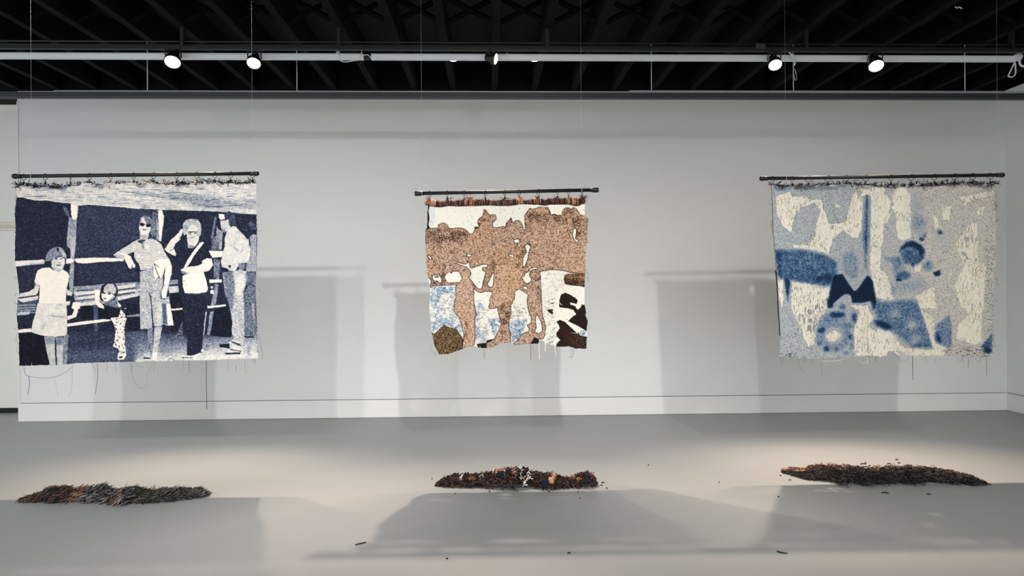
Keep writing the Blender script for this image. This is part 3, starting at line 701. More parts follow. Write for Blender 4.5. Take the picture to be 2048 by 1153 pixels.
# ================= tapestry 2: tan silhouettes on cream, with cut-away weave
Y2 = 6.04
def tapestry_two(root):
    w = Weave(842, 396, 1186, 716, SAMP, 8)
    ny, nx = w.X.shape
    M = lambda s, warp=0.6, soft=0.0: w.mask(s, warp, soft)
    land = 'G 165,835 260,832 420,822 408,760 490,718 560,728 605,770 632,832 880,822 960,850 1080,955 1130,930 1172,850 1152,798 1255,802 1218,710 1240,640 1330,580 1352,440 1400,470 1460,562 1575,543 1612,640 1528,720 1528,805 1580,825 1740,790 1795,812 1810,730 1910,600 1935,720 1960,722 H 300,690 350,665 420,690 462,780 475,870 512,870 508,560 570,480 605,423 690,440 820,392 980,410 1025,500 1040,562 1110,543 1180,572 1262,572 1270,490 1340,412 1420,412 1450,452 1500,402 1560,430 1625,520 1640,560 1720,570 1795,622 1790,1147 J 1740,612 1650,612 1440,592 1310,552 1070,528 870,555 820,565 825,700 600,900 440,900 0,900 0,985 I 1500,985 1380,972 1285,1006 1180,955 1140,900 1040,720 900,720 790,840 480,852 300,862 235,905 270,760 190,640 150,300 150,0'
    kidL = 'I 905,720 870,640 850,560 880,470 980,470 1060,530 1085,620 1045,705 1130,840 1145,1000 1140,1147 K 1190,300 1165,420 1168,800 1155,930 1060,962 930,992 985,880 930,845 940,700 885,480 832,340 790,315 738,230 752,0 I 770,1147 780,835 860,790'
    leg = 'K 1620,120 1900,60 1905,300 1862,430 1862,600 1900,700 1890,885 1770,882 1560,972 1430,992 1240,988 1215,910 1390,900 1560,805 1685,570 1705,470 1652,300'
    dress = 'I 1560,500 1900,400 J 360,500 450,660 470,775 545,828 470,860 380,925 305,970 292,1147 L 270,0 245,85 K 1900,85 1700,112 1620,142 1590,172 1470,188 1448,150 1472,60 1462,0 I 1475,1147 1525,990 1532,880 1565,690 1568,600'
    kidR = 'J 605,600 650,540 780,530 822,580 832,800 850,1147 L 858,200 875,350 922,480 935,600 912,660 922,720 882,800 790,808 795,900 600,906 290,928 268,905 400,790 430,710 585,640 598,600 558,520 642,480 640,350 578,215 552,0 J 582,1040 455,962 375,925 440,885 560,850 650,745 608,680'
    holes = ['I 550,650 600,580 655,582 685,600 720,555 850,568 872,640 915,705 850,795 590,802 540,690',
             'I 290,645 440,640 480,720 486,800 370,812 320,755 290,700',
             'I 1075,500 1130,488 1250,450 1330,418 1430,430 1422,482 1320,490 1320,540 1392,582 1335,780 1312,920 1232,932 1150,830 1050,700 1088,620 1062,540 985,472 870,440 780,398 700,382 720,348 860,398 960,420 1022,390 1030,318 1055,400',
             'I 1540,585 1562,640 1532,885 1462,892 1418,832 1482,700',
             'J 590,562 620,508 710,478 772,490 772,525 690,525 620,560 600,640 652,742 560,825 490,782 448,700 435,660 490,672 512,600', 'J 450,890 490,868 557,868 555,942 500,942',
             'L 742,275 790,350 852,480 872,640 790,702 708,660 742,560 725,440',
             'H 1362,865 1400,868 1435,930 1410,958', 'H 1500,850 1530,828 1562,835 1562,940 1542,1045 1612,1075 1610,1105 1560,1112 1510,1062 1480,960', 'H 1588,860 1642,838 1622,922 1600,920', 'H 1515,635 1546,638 1542,695 1520,695', 'H 1588,575 1618,670 1600,665', 'H 1535,738 1562,770 1545,795',
             'H 280,1055 400,1048 402,1130 292,1135', 'J 500,60 560,0 632,60 582,200 582,260 522,430 472,505 460,330 500,220 550,170', 'J 150,198 275,230 285,292 200,262',
             'I 998,210 1125,208 1062,268 1000,268', 'I 185,240 240,238 288,300 250,328', 'I 305,368 340,368 368,430 345,448', 'I 508,420 560,440 565,515 545,480', 'G 1680,1080 1760,1072 1800,1115 1750,1108', 'I 1500,-10 1590,-10 1540,30', 'J 340,430 372,470 350,470', 'G 1180,815 1260,812 1190,845']
    tan = np.maximum.reduce([M(land), M(kidL), M(leg), M(dress), M(kidR)])
    for h in holes: tan *= 1 - M(h)
    patch = M('K 275,655 330,700 400,640 530,510 620,560 782,590 855,700 932,825 920,1005 620,1114 430,1118 340,950')
    rp = M('J 1325,640 1380,618 1640,622 1745,605 1738,890 1640,862 1470,852 1330,825 1308,720')
    brown = np.maximum.reduce([M('J 1215,1160 1250,1040 1340,1003 1440,1040 1545,1112 1590,1150 L 1592,30 1572,90 1432,52 1450,102 1540,130 1590,207 1640,170 1680,93 1742,108 1772,270 1755,310 1802,430 1792,560 1782,655 1700,602 1600,540 1395,440 1480,350 1562,300 1500,210 1400,178 1290,168 1208,150'),
        M('L 1155,460 1220,408 1340,460 1480,590 1585,702 1600,658 1640,732 1785,760 1778,1012 1540,1006 1400,962 1150,968 1148,890 1232,830 1158,740 1150,680 1222,590 1200,510'), M('L 963,205 1085,193 1082,312 980,240'), M('L 1040,65 1125,62 1062,92'), M('K 1195,905 1240,988 1405,992 1405,830 1550,802 1480,870'), M('L 630,870 700,770 790,800 795,900 640,905'), M('I 325,672 420,660 425,690 330,692'), M('I 330,745 400,760 430,800 380,790')])
    left = M('G 205,360 250,350 215,470 240,620 215,760 250,830 180,850 195,480')
    dark = np.zeros_like(tan)
    for s, a, f in (('G 150,835 400,825 650,845 900,825 1080,960 900,1120 450,1150 150,1150', .8, 5), ('I 150,0 450,0 400,60 160,40', .7, 3), ('H 505,560 980,400 1265,570 1500,400 1800,620 1790,760 1500,820 1000,690 540,820', .75, 6), ('H 1500,560 1640,560 1660,1000 1560,1130 1480,900', .7, 3),
                    ('G 1240,640 1340,440 1460,560 1610,560 1520,800 1350,700 1240,790', .5, 3), ('H 120,730 230,600 300,700 200,800 0,800', .5, 3), ('I 1000,220 1160,180 1400,250 1400,430 1090,480 1010,330', .55, 3), ('I 1300,500 1420,420 1560,300 1540,560 1440,720 1330,960 1150,900', .4, 4), ('J 200,0 500,0 520,200 440,500 350,420 360,200', .6, 5),
                    ('J 600,0 760,0 720,120 620,80', .5, 4), ('I 220,640 560,560 560,860 240,880', .55, 3), ('I 160,180 560,330 560,560 200,600', .3, 6), ('I 650,130 720,180 700,340 640,300', .6, 2), ('K 1630,120 1910,60 1900,310 1860,440 1700,520', .62, 3), ('K 960,420 1040,430 1080,650 1010,680', .6, 2), ('K 950,720 1080,680 1050,840 960,860', .4, 2),
                    ('J 610,620 650,540 790,530 780,700 660,720', .5, 3), ('J 700,720 830,720 840,1147 780,1147', .35, 3), ('K 1680,780 1730,790 1720,860 1670,850', .8, 2), ('K 1720,600 1860,600 1840,660 1700,700', .4, 2), ('K 760,200 820,220 820,300 770,290', .5, 2)):
        dark = np.maximum(dark, a * M(s, 1, f))
    dark = np.clip(dark + (w.noise(9, 9) - .62) * 1.2 * (dark > .04), 0, 1)
    r = w.rng.random((ny, nx)); n1 = w.noise(1.5, 1.3); n2 = w.noise(2.5, 1.6)
    spk = np.clip(.5 + (r - .5) * .62 + (n1 - .5) * .75, 0, 1)
    # cream ground
    rgb = np.ones((ny, nx, 3)) * np.array([250, 245, 231.])
    rgb -= (np.clip((n2 - .78) * 5, 0, 1) * 60)[..., None] * (.3 + w.noise(25, 25))[..., None]
    rgb -= (w.noise(40, 40) * 10)[..., None]
    # blue loose weave
    def blue(s, amt, f):
        m = M(s, 2, f) * amt * np.clip(w.noise(5, 5) * 2.2 - .25, 0, 1)
        pk = np.clip(spk * 1.5 - .25, 0, 1)
        c = ramp(pk, [(0, (46, 54, 86)), (.28, (98, 126, 168)), (.6, (160, 182, 208)), (1, (234, 234, 232))])
        rgb[:] = rgb * (1 - m[..., None]) + c * m[..., None]
    blue('I 250,880 780,870 760,1147 K 740,300 830,340 940,700 930,820 780,590 530,510 300,670 255,500 235,0', 1, 1.5)
    cream = M('I 470,1040 740,1010 750,1147 K 720,0 730,300 620,380 450,340 440,0', 1.5, 1.2) * .85
    cream = np.maximum(cream, .8 * M('K 710,380 830,340 870,500 760,540', 1, 1)); cream = np.maximum(cream, .7 * M('K 225,0 300,100 330,300 260,420 235,300', 1.5, 1.5))
    cc = np.array([244, 240, 228.]) - (np.clip((n2 - .6) * 4, 0, 1) * 75)[..., None]
    rgb = rgb * (1 - cream[..., None]) + cc * cream[..., None]
    blue('K 1190,20 1350,20 1350,200 1210,200', .9, 1.5); blue('K 1455,380 1690,380 1700,480 1560,760 1490,600', 1, 1); blue('K 1170,230 1260,240 1250,820 1175,820', .9, 1.5); blue('K 1180,640 1400,700 1400,900 1220,920', .8, 2)
    blue('L 175,440 560,400 500,560 400,790 230,890 200,640', 1, 2); blue('L 1640,620 1760,640 1740,740 1640,720', 1, 1)
    gz = np.clip(w.noise(5, 3) * 2 - 1.0, 0, 1) * np.maximum.reduce([M('L 240,80 570,80 640,400 200,420', 1, 2), M('J 860,560 1300,560 1300,1000 870,1147 L 1150,0 1150,760 930,880 900,300', 1, 2) * .8, M('K 1230,180 1460,180 1440,800 1250,800', 1, 2)])
    rgb -= gz[..., None] * 55
    rgb[M('G 200,400 330,380 340,560 300,800 225,760', 2, 3) > .35] *= np.array([.93, .95, .99])
    # tan ground: speckled two-yarn weave
    lt = w.blur(np.maximum(M(dress), M(kidL)), 1.0)
    pk = np.clip((spk - .5) * 1.75 + .5 - dark * .52 + .16 + .10 * lt * (1 - dark), 0, 1)
    ct = ramp(pk, [(0, (52, 36, 30)), (.3, (112, 82, 64)), (.55, (178, 140, 112)), (.8, (210, 172, 144)), (1, (228, 194, 168))])
    warm = (w.noise(60, 60) - .5)[..., None] * np.array([6, -2, -16])
    ct = ct + warm + lt[..., None] * np.array([2, 1, 2])
    rgb = rgb * (1 - tan[..., None]) + ct * tan[..., None]
    cp = ramp(np.clip((spk - .5) * 2.4 + .5, 0, 1), [(0, (30, 23, 17)), (.4, (66, 50, 34)), (.75, (118, 94, 66)), (1, (160, 132, 96))])
    rgb = rgb * (1 - patch[..., None]) + cp * patch[..., None]
    gr = np.clip((w.Y - 553) / 22, 0, 1); pk = np.clip((spk - .5) * 2.2 + .5 - gr * .75 + .25 * np.clip((w.X - 1140) / 30, 0, 1) - .1, 0, 1)
    cr = ramp(pk, [(0, (34, 24, 20)), (.4, (84, 56, 42)), (.75, (160, 118, 86)), (1, (205, 160, 122))])
    rgb = rgb * (1 - rp[..., None]) + cr * rp[..., None]
    br_sp = np.clip((spk - .62) * 5, 0, 1) * M('L 1400,700 1790,740 1780,1010 1500,1000', 2, 5)
    cb = np.array([40, 31, 29.]) + 22 * (r[..., None] - .5) + br_sp[..., None] * np.array([80, 60, 40]) + M('L 1200,450 1480,600 1600,900 1250,950', 2, 6)[..., None] * np.array([14, 2, 0])
    rgb = rgb * (1 - brown[..., None]) + cb * brown[..., None]
    rgb[left > .5] = np.array([46, 33, 30])
    # dark cut edges round the tan shapes
    for a, k in ((tan, .8), (patch, .35), (rp, .5)):
        e = w.blur(a, 0.95); e = np.clip(1.7 - np.abs(e - .5) * 4.2, 0, 1) * k * np.clip(w.noise(3, 3) * 1.5 + .3, 0, 1)
        rgb = rgb * (1 - e[..., None]) + np.array([42, 27, 20]) * e[..., None]
    # outline of the cloth and holes
    outl = 'G 200,370 190,480 185,760 145,870 150,1150 I 160,300 190,620 240,900 235,1147 K 225,200 255,500 275,655 340,950 430,1118 620,1114 925,1010 935,992 1060,962 1150,950 1200,955 1240,988 1405,992 1560,972 1720,885 1885,885 1940,900 L 200,890 230,880 262,905 290,928 600,906 795,902 830,830 900,850 930,930 980,880 1050,930 1140,950 1155,968 1400,962 1540,1006 1778,1012 1785,760 1782,655 1802,430 1755,310 1772,270 1742,108 J 1735,1147 1738,890 1745,600 1760,0 H 1785,1147 1797,622 1730,575 1740,460 1745,360 1700,330 1500,360 900,340 500,340 0,330 G 1700,350 900,350 330,380'
    keep = w.mask(outl, 1.0) > .5
    gap = np.maximum.reduce([M('K 1310,630 1420,625 1410,690 1330,695 1305,660', .5), M('K 1345,560 1405,560 1400,600 1350,600', .5)])
    lac = np.maximum.reduce([M('I 480,1060 740,1040 740,1147 K 720,0 720,330 450,340 440,0', 1), M('K 1240,180 1460,200 1440,860 1260,900', 1), M('L 200,150 640,150 560,480 210,460', 1), M('J 880,640 1290,700 1280,1147 870,1147 L 1150,0 1150,400 900,300', 1) * .8, M('L 900,600 1160,560 1160,960 820,920', 1), M('K 240,520 300,60 430,60 430,500 300,640', 1) * .7, M('G 240,420 330,400 330,760 240,740', 1) * .5])
    hole = (w.noise(2.6, 2.0) * .8 + w.noise(6, 6) * .25) > (1.42 - .66 * lac)
    cut = (gap > .5) | (hole & (tan < .3) & (brown < .3) & (patch < .3))
    keep &= ~cut
    relief = -0.004 * (tan + patch) - 0.004 * r
    wave = 0.014 * np.sin((w.X - 859) / 34.5 * np.pi) * np.exp(-(w.Y - 400) / 45) + 0.010 * np.sin(w.X / 60 + w.Y / 90) + 0.02 * np.clip((w.Y - 640) / 70, 0, 1) * np.sin(w.X / 37)
    weave_mesh('woven_panel', w, rgb, keep, Y2, root, relief, wave)

# ================= tapestry 3: blurred blue shapes on grey and cream, partly unpicked
Y3 = 5.98
def tapestry_three(root):
    w = Weave(1536, 362, 2004, 726, SAMP, 21)
    ny, nx = w.X.shape
    M = lambda s, warp=1.0, soft=0.0: w.mask(s, warp, soft)
    r = w.rng.random((ny, nx)); n1 = w.noise(1.6, 1.2); n2 = w.noise(2.4, 3.6)
    right = np.clip((w.X - 1730) / 120, 0, 1)[..., None]
    base = np.array([178, 182, 184.]) * (1 - right) + np.array([199, 194, 186.]) * right
    pk = np.clip(.5 + (r - .5) * .55 + (n1 - .5) * .65, 0, 1)
    rgb = base + (ramp(pk, [(0, (-110, -108, -104)), (.22, (-62, -60, -57)), (.36, (-10, -10, -9)), (.7, (6, 6, 6)), (1, (26, 26, 26))]))
    whites = ['M 170,420 400,350 420,440 650,420 680,478 900,480 922,620 972,760 1000,862 1180,865 1290,812 1352,560 1400,400 1500,290 1700,265 1900,290 1922,400 2000,500 2000,700 1902,870 1890,1150 1690,1150 1690,420 1560,420 1542,960 1470,1092 1400,1092 1250,972 1080,1100 1055,1150 770,1150 812,850 882,640 780,530 580,600 450,770 412,980 360,988 230,830 180,700',
              'N 0,280 60,280 170,500 168,760 110,860 0,840', 'N 230,300 400,288 482,400 502,900 512,1080 380,1142 290,1080 260,900 270,740 180,560', 'N 1000,582 1150,580 1120,800 1000,800', 'N 1290,440 1560,368 1835,325 1830,410 1500,470 1370,562 1310,472', 'N 1470,842 1540,850 1565,1150 1240,1150 1330,1000', 'N 1540,640 1690,560 1640,700 1560,740', 'N 860,720 900,720 960,900 880,960',
              'O 760,0 1085,0 1020,285 800,212 450,182 430,130 700,140', 'O 1690,0 1892,0 1862,250 1850,500 1990,640 2048,900 2048,1010 1800,985 1720,660 1680,500', 'O 200,690 280,690 285,1147 210,1000', 'O 420,718 620,740 1032,800 1000,1150 410,1150', 'R 418,0 1002,0 962,200 820,480 800,720 700,742 630,650 580,450 430,150',
              'R 1360,90 1650,90 1700,230 1750,300 1640,420 1780,500 1900,720 2048,880 2048,905 1440,900 1420,500 1470,350 1520,200', 'R 960,600 1100,480 1240,550 1150,655 1000,672', 'S -40,440 160,500 400,770 830,800 870,690 1060,780 1000,892 100,892 -40,700', 'Q 1200,150 1280,0 1560,0 1560,400 1680,420 1660,800 1640,1150 1280,1150 1180,780 1340,450 1250,250',
              'S 1260,0 1622,0 1590,650 1500,722 1200,620 1220,400 1400,240', 'Q 0,600 160,640 150,980 0,960', 'Q 560,480 680,430 660,560 560,560', 'S 640,150 860,300 860,700 830,760', 'M 1110,545 1215,575 1150,610 1105,600', 'Q 560,950 860,780 900,1147 640,1147', 'N 1150,350 1195,330 1170,370']
    wm = np.zeros((ny, nx))
    for s in whites: wm = np.maximum(wm, M(s, 2.6, .3))
    cw = np.array([234, 228, 214.]) + np.clip(right - .4, 0, 1) * np.array([-6, -8, -12])
    vs = np.clip((n2 - .60) * 3.2, 0, 1) * np.clip(w.noise(30, 14) * 1.8 - .3, 0, 1)
    cw = cw + (w.noise(1.4, 5) * 16 - 8)[..., None] - vs[..., None] * np.array([58, 60, 62])
    ln = np.clip((w.noise(1.0, 6.5) - .60) * 5, 0, 1) * np.clip(w.noise(26, 18) * 2.2 - .5, 0, 1)
    cw = cw - ln[..., None] * np.array([72, 72, 70])
    rgb = rgb * (1 - wm[..., None]) + cw * wm[..., None]
    e = np.clip(1 - np.abs(w.blur(wm, .8) - .4) * 4, 0, 1) * np.clip((w.noise(5, 5) - .5) * 3, 0, 1) * .75
    rgb = rgb * (1 - e[..., None]) + np.array([70, 68, 70]) * e[..., None]
    # dye
    D = np.zeros((ny, nx))
    def dye(m, a): np.maximum(D, m * a, out=D)
    dye(M('M 1590,410 1650,410 1675,1150 1550,1150', 1, 3), .62); dye(M('M 1605,400 1640,400 1640,1150 1590,1150', 1, 1.6), .85); dye(M('O 1570,-20 1660,-20 1635,330 1640,560 1590,480', 1, 2.6), .62); dye(M('O 1590,-20 1640,-20 1622,330 1610,330', 1, 1.2), .85)
    dye(M('O 120,195 480,200 800,240 1000,310 1165,410 1110,575 1250,630 1250,800 1040,800 700,762 420,700 300,680 190,650', 2, 2.2), .68)
    dye(M('O 120,230 300,230 260,650 190,650', 2, 3), .85); dye(M('O 280,640 400,680 360,1090 325,900', 1.5, 1.8), .9); dye(M('O 700,620 1150,500 1100,800 720,760', 2, 5), .86)
    dye(M('O 1080,620 1232,588 1425,865 1460,862 1650,615 1722,690 1782,1000 1790,1150 1690,1030 1540,1060 1395,1062 1370,930 1290,915 1110,1050 1030,1150 1005,1140 1050,790', 1.2, 1.3), 1.05)
    dye(M('R 1000,-20 1130,-20 1080,140 1000,120', 1, 1.6), 1.0); dye(M('R 1390,-30 1640,-30 1500,55 1400,50', 1, 1.5), 1.0); dye(M('R 1680,-20 1800,-20 1790,150 1740,190', 1, 2.5), .9)
    dye(M('O 1250,260 1400,205 1495,350 1485,600 1400,690 1270,600 1225,400', 2, 3), .36); dye(M('O 1400,400 1490,400 1480,640 1400,690', 2, 3), .46)
    dye(w.ell('Q 520,270', 190, 185, 4, 2.6), .66); dye(np.clip(w.ell('Q 520,255', 205, 195, 5, 2.2) - w.ell('Q 480,300', 150, 110, 5, 3), 0, 1), .93)
    dye(M('Q 30,325 350,310 400,480 260,560 190,430', 2, 2.4), .5); dye(M('Q 480,400 570,400 545,490 510,480', 1, 1.5), .85); dye(w.ell('Q 370,620', 140, 80, 2, 2.2), .66); dye(w.ell('Q 310,685', 55, 32, 1, 1.6), .98); dye(M('Q 200,420 420,440 420,620 220,600', 2, 4), .42)
    dye(w.ell('Q 910,590', 58, 46, 2, 1.2), 1.0); dye(M('Q 860,570 960,520 960,600 900,620', 1, 1), 1.0); dye(w.ell('Q 765,465', 85, 95, 2, 3.2), .5); dye(w.ell('Q 675,38', 46, 36, 1.5, 1.6), .92); dye(w.ell('N 955,1000', 44, 40, 1.5, 1.8), .82); dye(w.ell('N 620,850', 130, 170, 3, 8), .42); dye(w.ell('N 600,560', 100, 250, 3, 9), .24); dye(M('N 640,1100 780,960 720,1120', 1, 2), .7)
    dye(w.ell('Q 480,770', 330, 140, 3, 8), .26); dye(w.ell('Q 215,840', 60, 120, 2, 4), .36); dye(w.ell('Q 1010,60', 160, 200, 3, 9), .13)
    dye(np.clip(w.ell('R 1090,520', 300, 330, 2, 4) - w.ell('R 1100,570', 150, 130, 2, 4), 0, 1), .42)
    for s, rx, ry, a in (('R 900,490', 75, 65, .92), ('R 1150,240', 150, 60, .9), ('R 1240,120', 60, 50, .8), ('R 1435,280', 46, 100, .92), ('R 1370,600', 46, 60, .88), ('R 985,785', 60, 55, .86), ('R 1155,785', 55, 50, .78), ('R 1295,690', 40, 45, .7), ('R 880,690', 60, 60, .66), ('R 1390,740', 40, 80, .55), ('R 1330,420', 90, 60, .55), ('R 1020,330', 120, 60, .55), ('R 1300,850', 60, 40, .45)): dye(w.ell(s, rx, ry, 2, 3), a)
    dye(M('R 1790,30 1860,0 S 0,30 600,15 640,160 700,330 835,770 480,765 350,600 120,480 0,400 R 1780,330 1760,180', 2, 2.4), .58); dye(w.ell('R 1900,400', 170, 70, 2, 4, .35), 1.0); dye(M('R 1780,0 1850,0 1900,300 1790,340', 2, 4), .8); dye(w.ell('S 420,40', 220, 40, 2, 4), .72); dye(M('S 150,420 420,640 480,760 300,600', 2, 4), .72); dye(M('S 700,650 830,770 480,765 500,700', 2, 3), .72)
    hl = np.maximum.reduce([w.ell('S 500,400', 80, 70, 2, 3.5) * .8, w.ell('S 560,620', 90, 70, 2, 4) * .55, w.ell('S 250,210', 80, 70, 2, 4) * .5]); D *= 1 - hl
    dye(M('S 870,410 1090,235 1130,400 1128,745 1060,770 870,650', 1.5, 1.6), .52); dye(M('S 868,420 930,500 990,700 1060,760 870,660', 1.5, 3), 1.0)
    dye(M('S 1775,515 1780,850 1700,845 1588,742 1700,620', 1.5, 1.6), .72); dye(w.ell('S 1700,800', 70, 60, 1, 2), .95)
    dye(M('R 210,640 450,820 560,920 220,910', 3, 8), .16); dye(M('M 110,240 420,260 400,360 150,330', 2, 3), .35); dye(M('R 240,-20 420,100 560,500 240,640', 4, 9), .10)
    D *= np.clip(.72 + .56 * w.noise(5, 5) + .2 * (w.noise(12, 12) - .5), .6, 1.08) ** np.clip(2.2 - 2 * D, 0, 1)
    d = np.clip(D + ((r - .5) * .42 + (n1 - .5) * .75) * np.clip(D * 3.5, 0, 1) * (1.3 - D), 0, 1.05)
    cd = ramp(d, [(0, (204, 203, 200)), (.3, (154, 167, 181)), (.5, (106, 132, 160)), (.68, (64, 97, 134)), (.85, (36, 58, 89)), (1.05, (23, 35, 57))])
    al = np.clip(d * 2.2, 0, 1)[..., None]
    rgb = rgb * (1 - al) + cd * al
    # dark yarn ends near the hems
    tp = M('M 90,230 2048,230 N 1850,220 1850,330 1400,260 M 400,330 120,340', 2, 2.5) * np.clip(w.noise(14, 8) * 2 - .8, 0, 1)
    rgb = rgb * (1 - .75 * tp[..., None]) + np.array([50, 50, 58]) * .75 * tp[..., None]
    ck = M('S 1000,780 1600,740 1790,860 1780,920 1050,900', 3, 3) * np.clip((w.noise(5, 1.6) - .55) * 5, 0, 1) * .7
    rg = M('Q 1650,0 1840,0 1820,1147 S 1790,0 1790,600 1640,560 Q 1660,900', 2, 3) * np.clip((w.noise(2.4, 1.6) - .6) * 5, 0, 1) * .5
    lc = M('R 210,850 500,830 480,930 220,930', 2, 3) * np.clip((w.noise(3, 2) - .55) * 5, 0, 1) * .7
    ck = np.maximum.reduce([ck, rg, lc])[..., None]
    rgb = rgb * (1 - ck) + np.array([58, 58, 62]) * ck
    outl = 'M 90,250 130,225 500,255 900,250 1300,232 1700,250 N 0,265 300,262 500,245 900,232 1400,222 1840,222 1842,1150 Q 1835,400 1800,700 1795,1147 S 1792,400 1785,900 1640,925 1400,915 1050,895 520,900 440,880 380,860 330,880 280,895 210,822 140,820 100,915 R 1980,918 1600,925 1300,930 820,948 450,942 215,915 240,600 220,300 205,0 O 200,900 165,500 135,100 M 130,900 115,500'
    keep = w.mask(outl, 1.6) > .5
    gaps = ['R 680,180 710,130 740,170 745,230 700,240', 'R 700,320 745,300 745,350 710,365', 'R 678,430 700,400 745,420 735,500 690,490', 'R 765,450 790,390 795,440 775,500', 'R 545,240 560,200 560,320 545,330', 'R 640,130 655,120 650,190 635,200', 'Q 1300,100 1325,90 1320,170 1295,165', 'Q 1380,150 1410,120 1400,190', 'Q 1305,240 1350,240 1385,300 1350,312 1310,290', 'Q 1370,330 1400,320 1415,370 1380,365',
            'Q 1340,20 1400,0 1440,40 1390,80', 'N 1360,1080 1420,1070 1410,1140 1370,1145', 'M 1460,340 1520,320 1540,380 1490,460', 'M 1060,880 1090,890 1085,950 1065,950', 'S 255,830 330,820 380,850 340,875', 'N 180,530 230,520 230,570 190,580', 'R 620,300 640,290 640,380 625,390', 'R 800,300 815,260 815,340']
    g = np.zeros((ny, nx))
    for s in gaps: g = np.maximum(g, M(s, .5))
    lac = np.maximum.reduce([M('R 430,100 940,60 820,480 700,560 590,450', 1), M('M 200,440 650,450 440,760 380,960 240,820', 1) * .8, M('Q 1240,50 1640,0 1640,1147 1280,1100', 1) * .85, M('S 1270,0 1600,0 1560,640 1420,300', 1) * .7, M('R 1450,120 1650,180 1640,420 1480,860', 1) * .8, M('O 440,760 1000,830 980,1147 420,1147', 1) * .8, M('M 1700,290 1980,480 1980,700 1880,1147 1700,1147', 1) * .5])
    hole = (w.noise(1.3, 5.0) * .75 + w.noise(7, 12) * .3) > (1.38 - .62 * lac)
    keep &= ~((g > .5) | (hole & (wm > .4) & (D < .3)))
    relief = -0.005 * (1 - wm) - 0.004 * r
    wave = 0.010 * np.sin((w.X - 1546) / 36 * np.pi) * np.exp(-(w.Y - 370) / 45) + 0.012 * np.sin(w.X / 80 + w.Y / 120)
    weave_mesh('woven_panel', w, rgb, keep, Y3, root, relief, wave)

def lin(c): return tuple(srgb(c))

def thread(root, poly, Yp, r, col, label=None, kink=0.6):
    """one loose yarn as a thin tube; poly in photograph proportions on the cloth plane"""
    q = [np.array(unproj(x, y, Yp - 0.006 - 0.006 * random.random())) for x, y in poly]
    out = []
    for i in range(len(q) - 1):
        p0 = q[max(i - 1, 0)]; p1 = q[i]; p2 = q[i + 1]; p3 = q[min(i + 2, len(q) - 1)]
        for t in np.linspace(0, 1, 7)[:-1]:
            c = 0.5 * ((2 * p1) + (-p0 + p2) * t + (2 * p0 - 5 * p1 + 4 * p2 - p3) * t * t + (-p0 + 3 * p1 - 3 * p2 + p3) * t ** 3)
            out.append(c + RNG.normal(0, 0.0009 * kink, 3))
    out.append(q[-1])
    return tag(MB().tube(out, r, 5, col=lin(col)).build('loose_thread', M_YARN, root, smooth=True), label)

def crop_pts(x0, y0, s, ps): return [(x0 + x / s, y0 + y / s) for x, y in ps]

def tuft(root, px, py, Yp, n, cols, length, lean=0.0, spread=1.0):
    """one clump of cut yarn ends standing on the hem"""
    mb = MB(); base = np.array(unproj(px, py, Yp))
    for k in range(n):
        a = random.gauss(lean, 0.65 * spread); L = length * random.uniform(.5, 1.15)
        b = base + np.array([random.gauss(0, .010), -random.uniform(0, .012), random.gauss(0, .006)])
        d = np.array([math.sin(a), random.uniform(-.7, .2), math.cos(a) * random.uniform(.2, 1)])
        d /= np.linalg.norm(d)
        bend = np.array([random.gauss(0, .35), random.gauss(0, .2), -random.uniform(0, .7)])
        p = [b, b + d * L * .4, b + d * L * .75 + bend * L * .18, b + d * L + bend * L * .4]
        mb.tube(p, [.0020, .0023, .0021, .0011], 4, col=lin(random.choice(cols)))
    return mb.build('fringe_tuft', M_YARN, root, smooth=True)

# ------------------------------------------------------------------ rods, rings and the three hangings
def rod(p0, p1, Yp, cables, cap, label):
    a = Vector(unproj(*p0, Yp)); b = Vector(unproj(*p1, Yp)); d = (b - a).normalized()
    root = empty('hanging_rod', (a + b) / 2)
    tag(root, label, 'rod', 'black rods that carry the tapestries')
    MB().tube([a + d * .03, b - d * .03], 0.0145, 16).build('tube', M_BLKM, root, smooth=True)
    for e, s in ((a, 1), (b, -1)):
        q = (d * s).to_track_quat('Z', 'Y').to_matrix().to_4x4(); Mx = Matrix.Translation(e) @ q
        if cap == 'ball': prof = [(.004, 0), (.013, .002), (.0195, .012), (.021, .024), (.019, .036), (.0165, .044), (.018, .05), (.018, .066), (.0148, .070)]
        else: prof = [(.019, 0), (.0205, .002), (.0205, .046), (.019, .05), (.0165, .052), (.0165, .07)]
        MB().lathe(prof, Mx, 16).build('end_cap', M_BLKM, root, smooth=True)
    for px in cables:
        f = (px - p0[0]) / (p1[0] - p0[0]); c = a + (b - a) * f
        mb = MB(); mb.tube([c, (c.x, c.y, Z_J + .02)], 0.0005, 5)
        mb.tube([c + Vector((0.0155 * 0, 0.0165 * math.cos(t), 0.0165 * math.sin(t))) for t in np.linspace(0, 2 * math.pi, 13)[:-1]], 0.0016, 5, closed=True)
        mb.build('suspension_wire', M_WIRE, root, smooth=True)
    return a, b, d

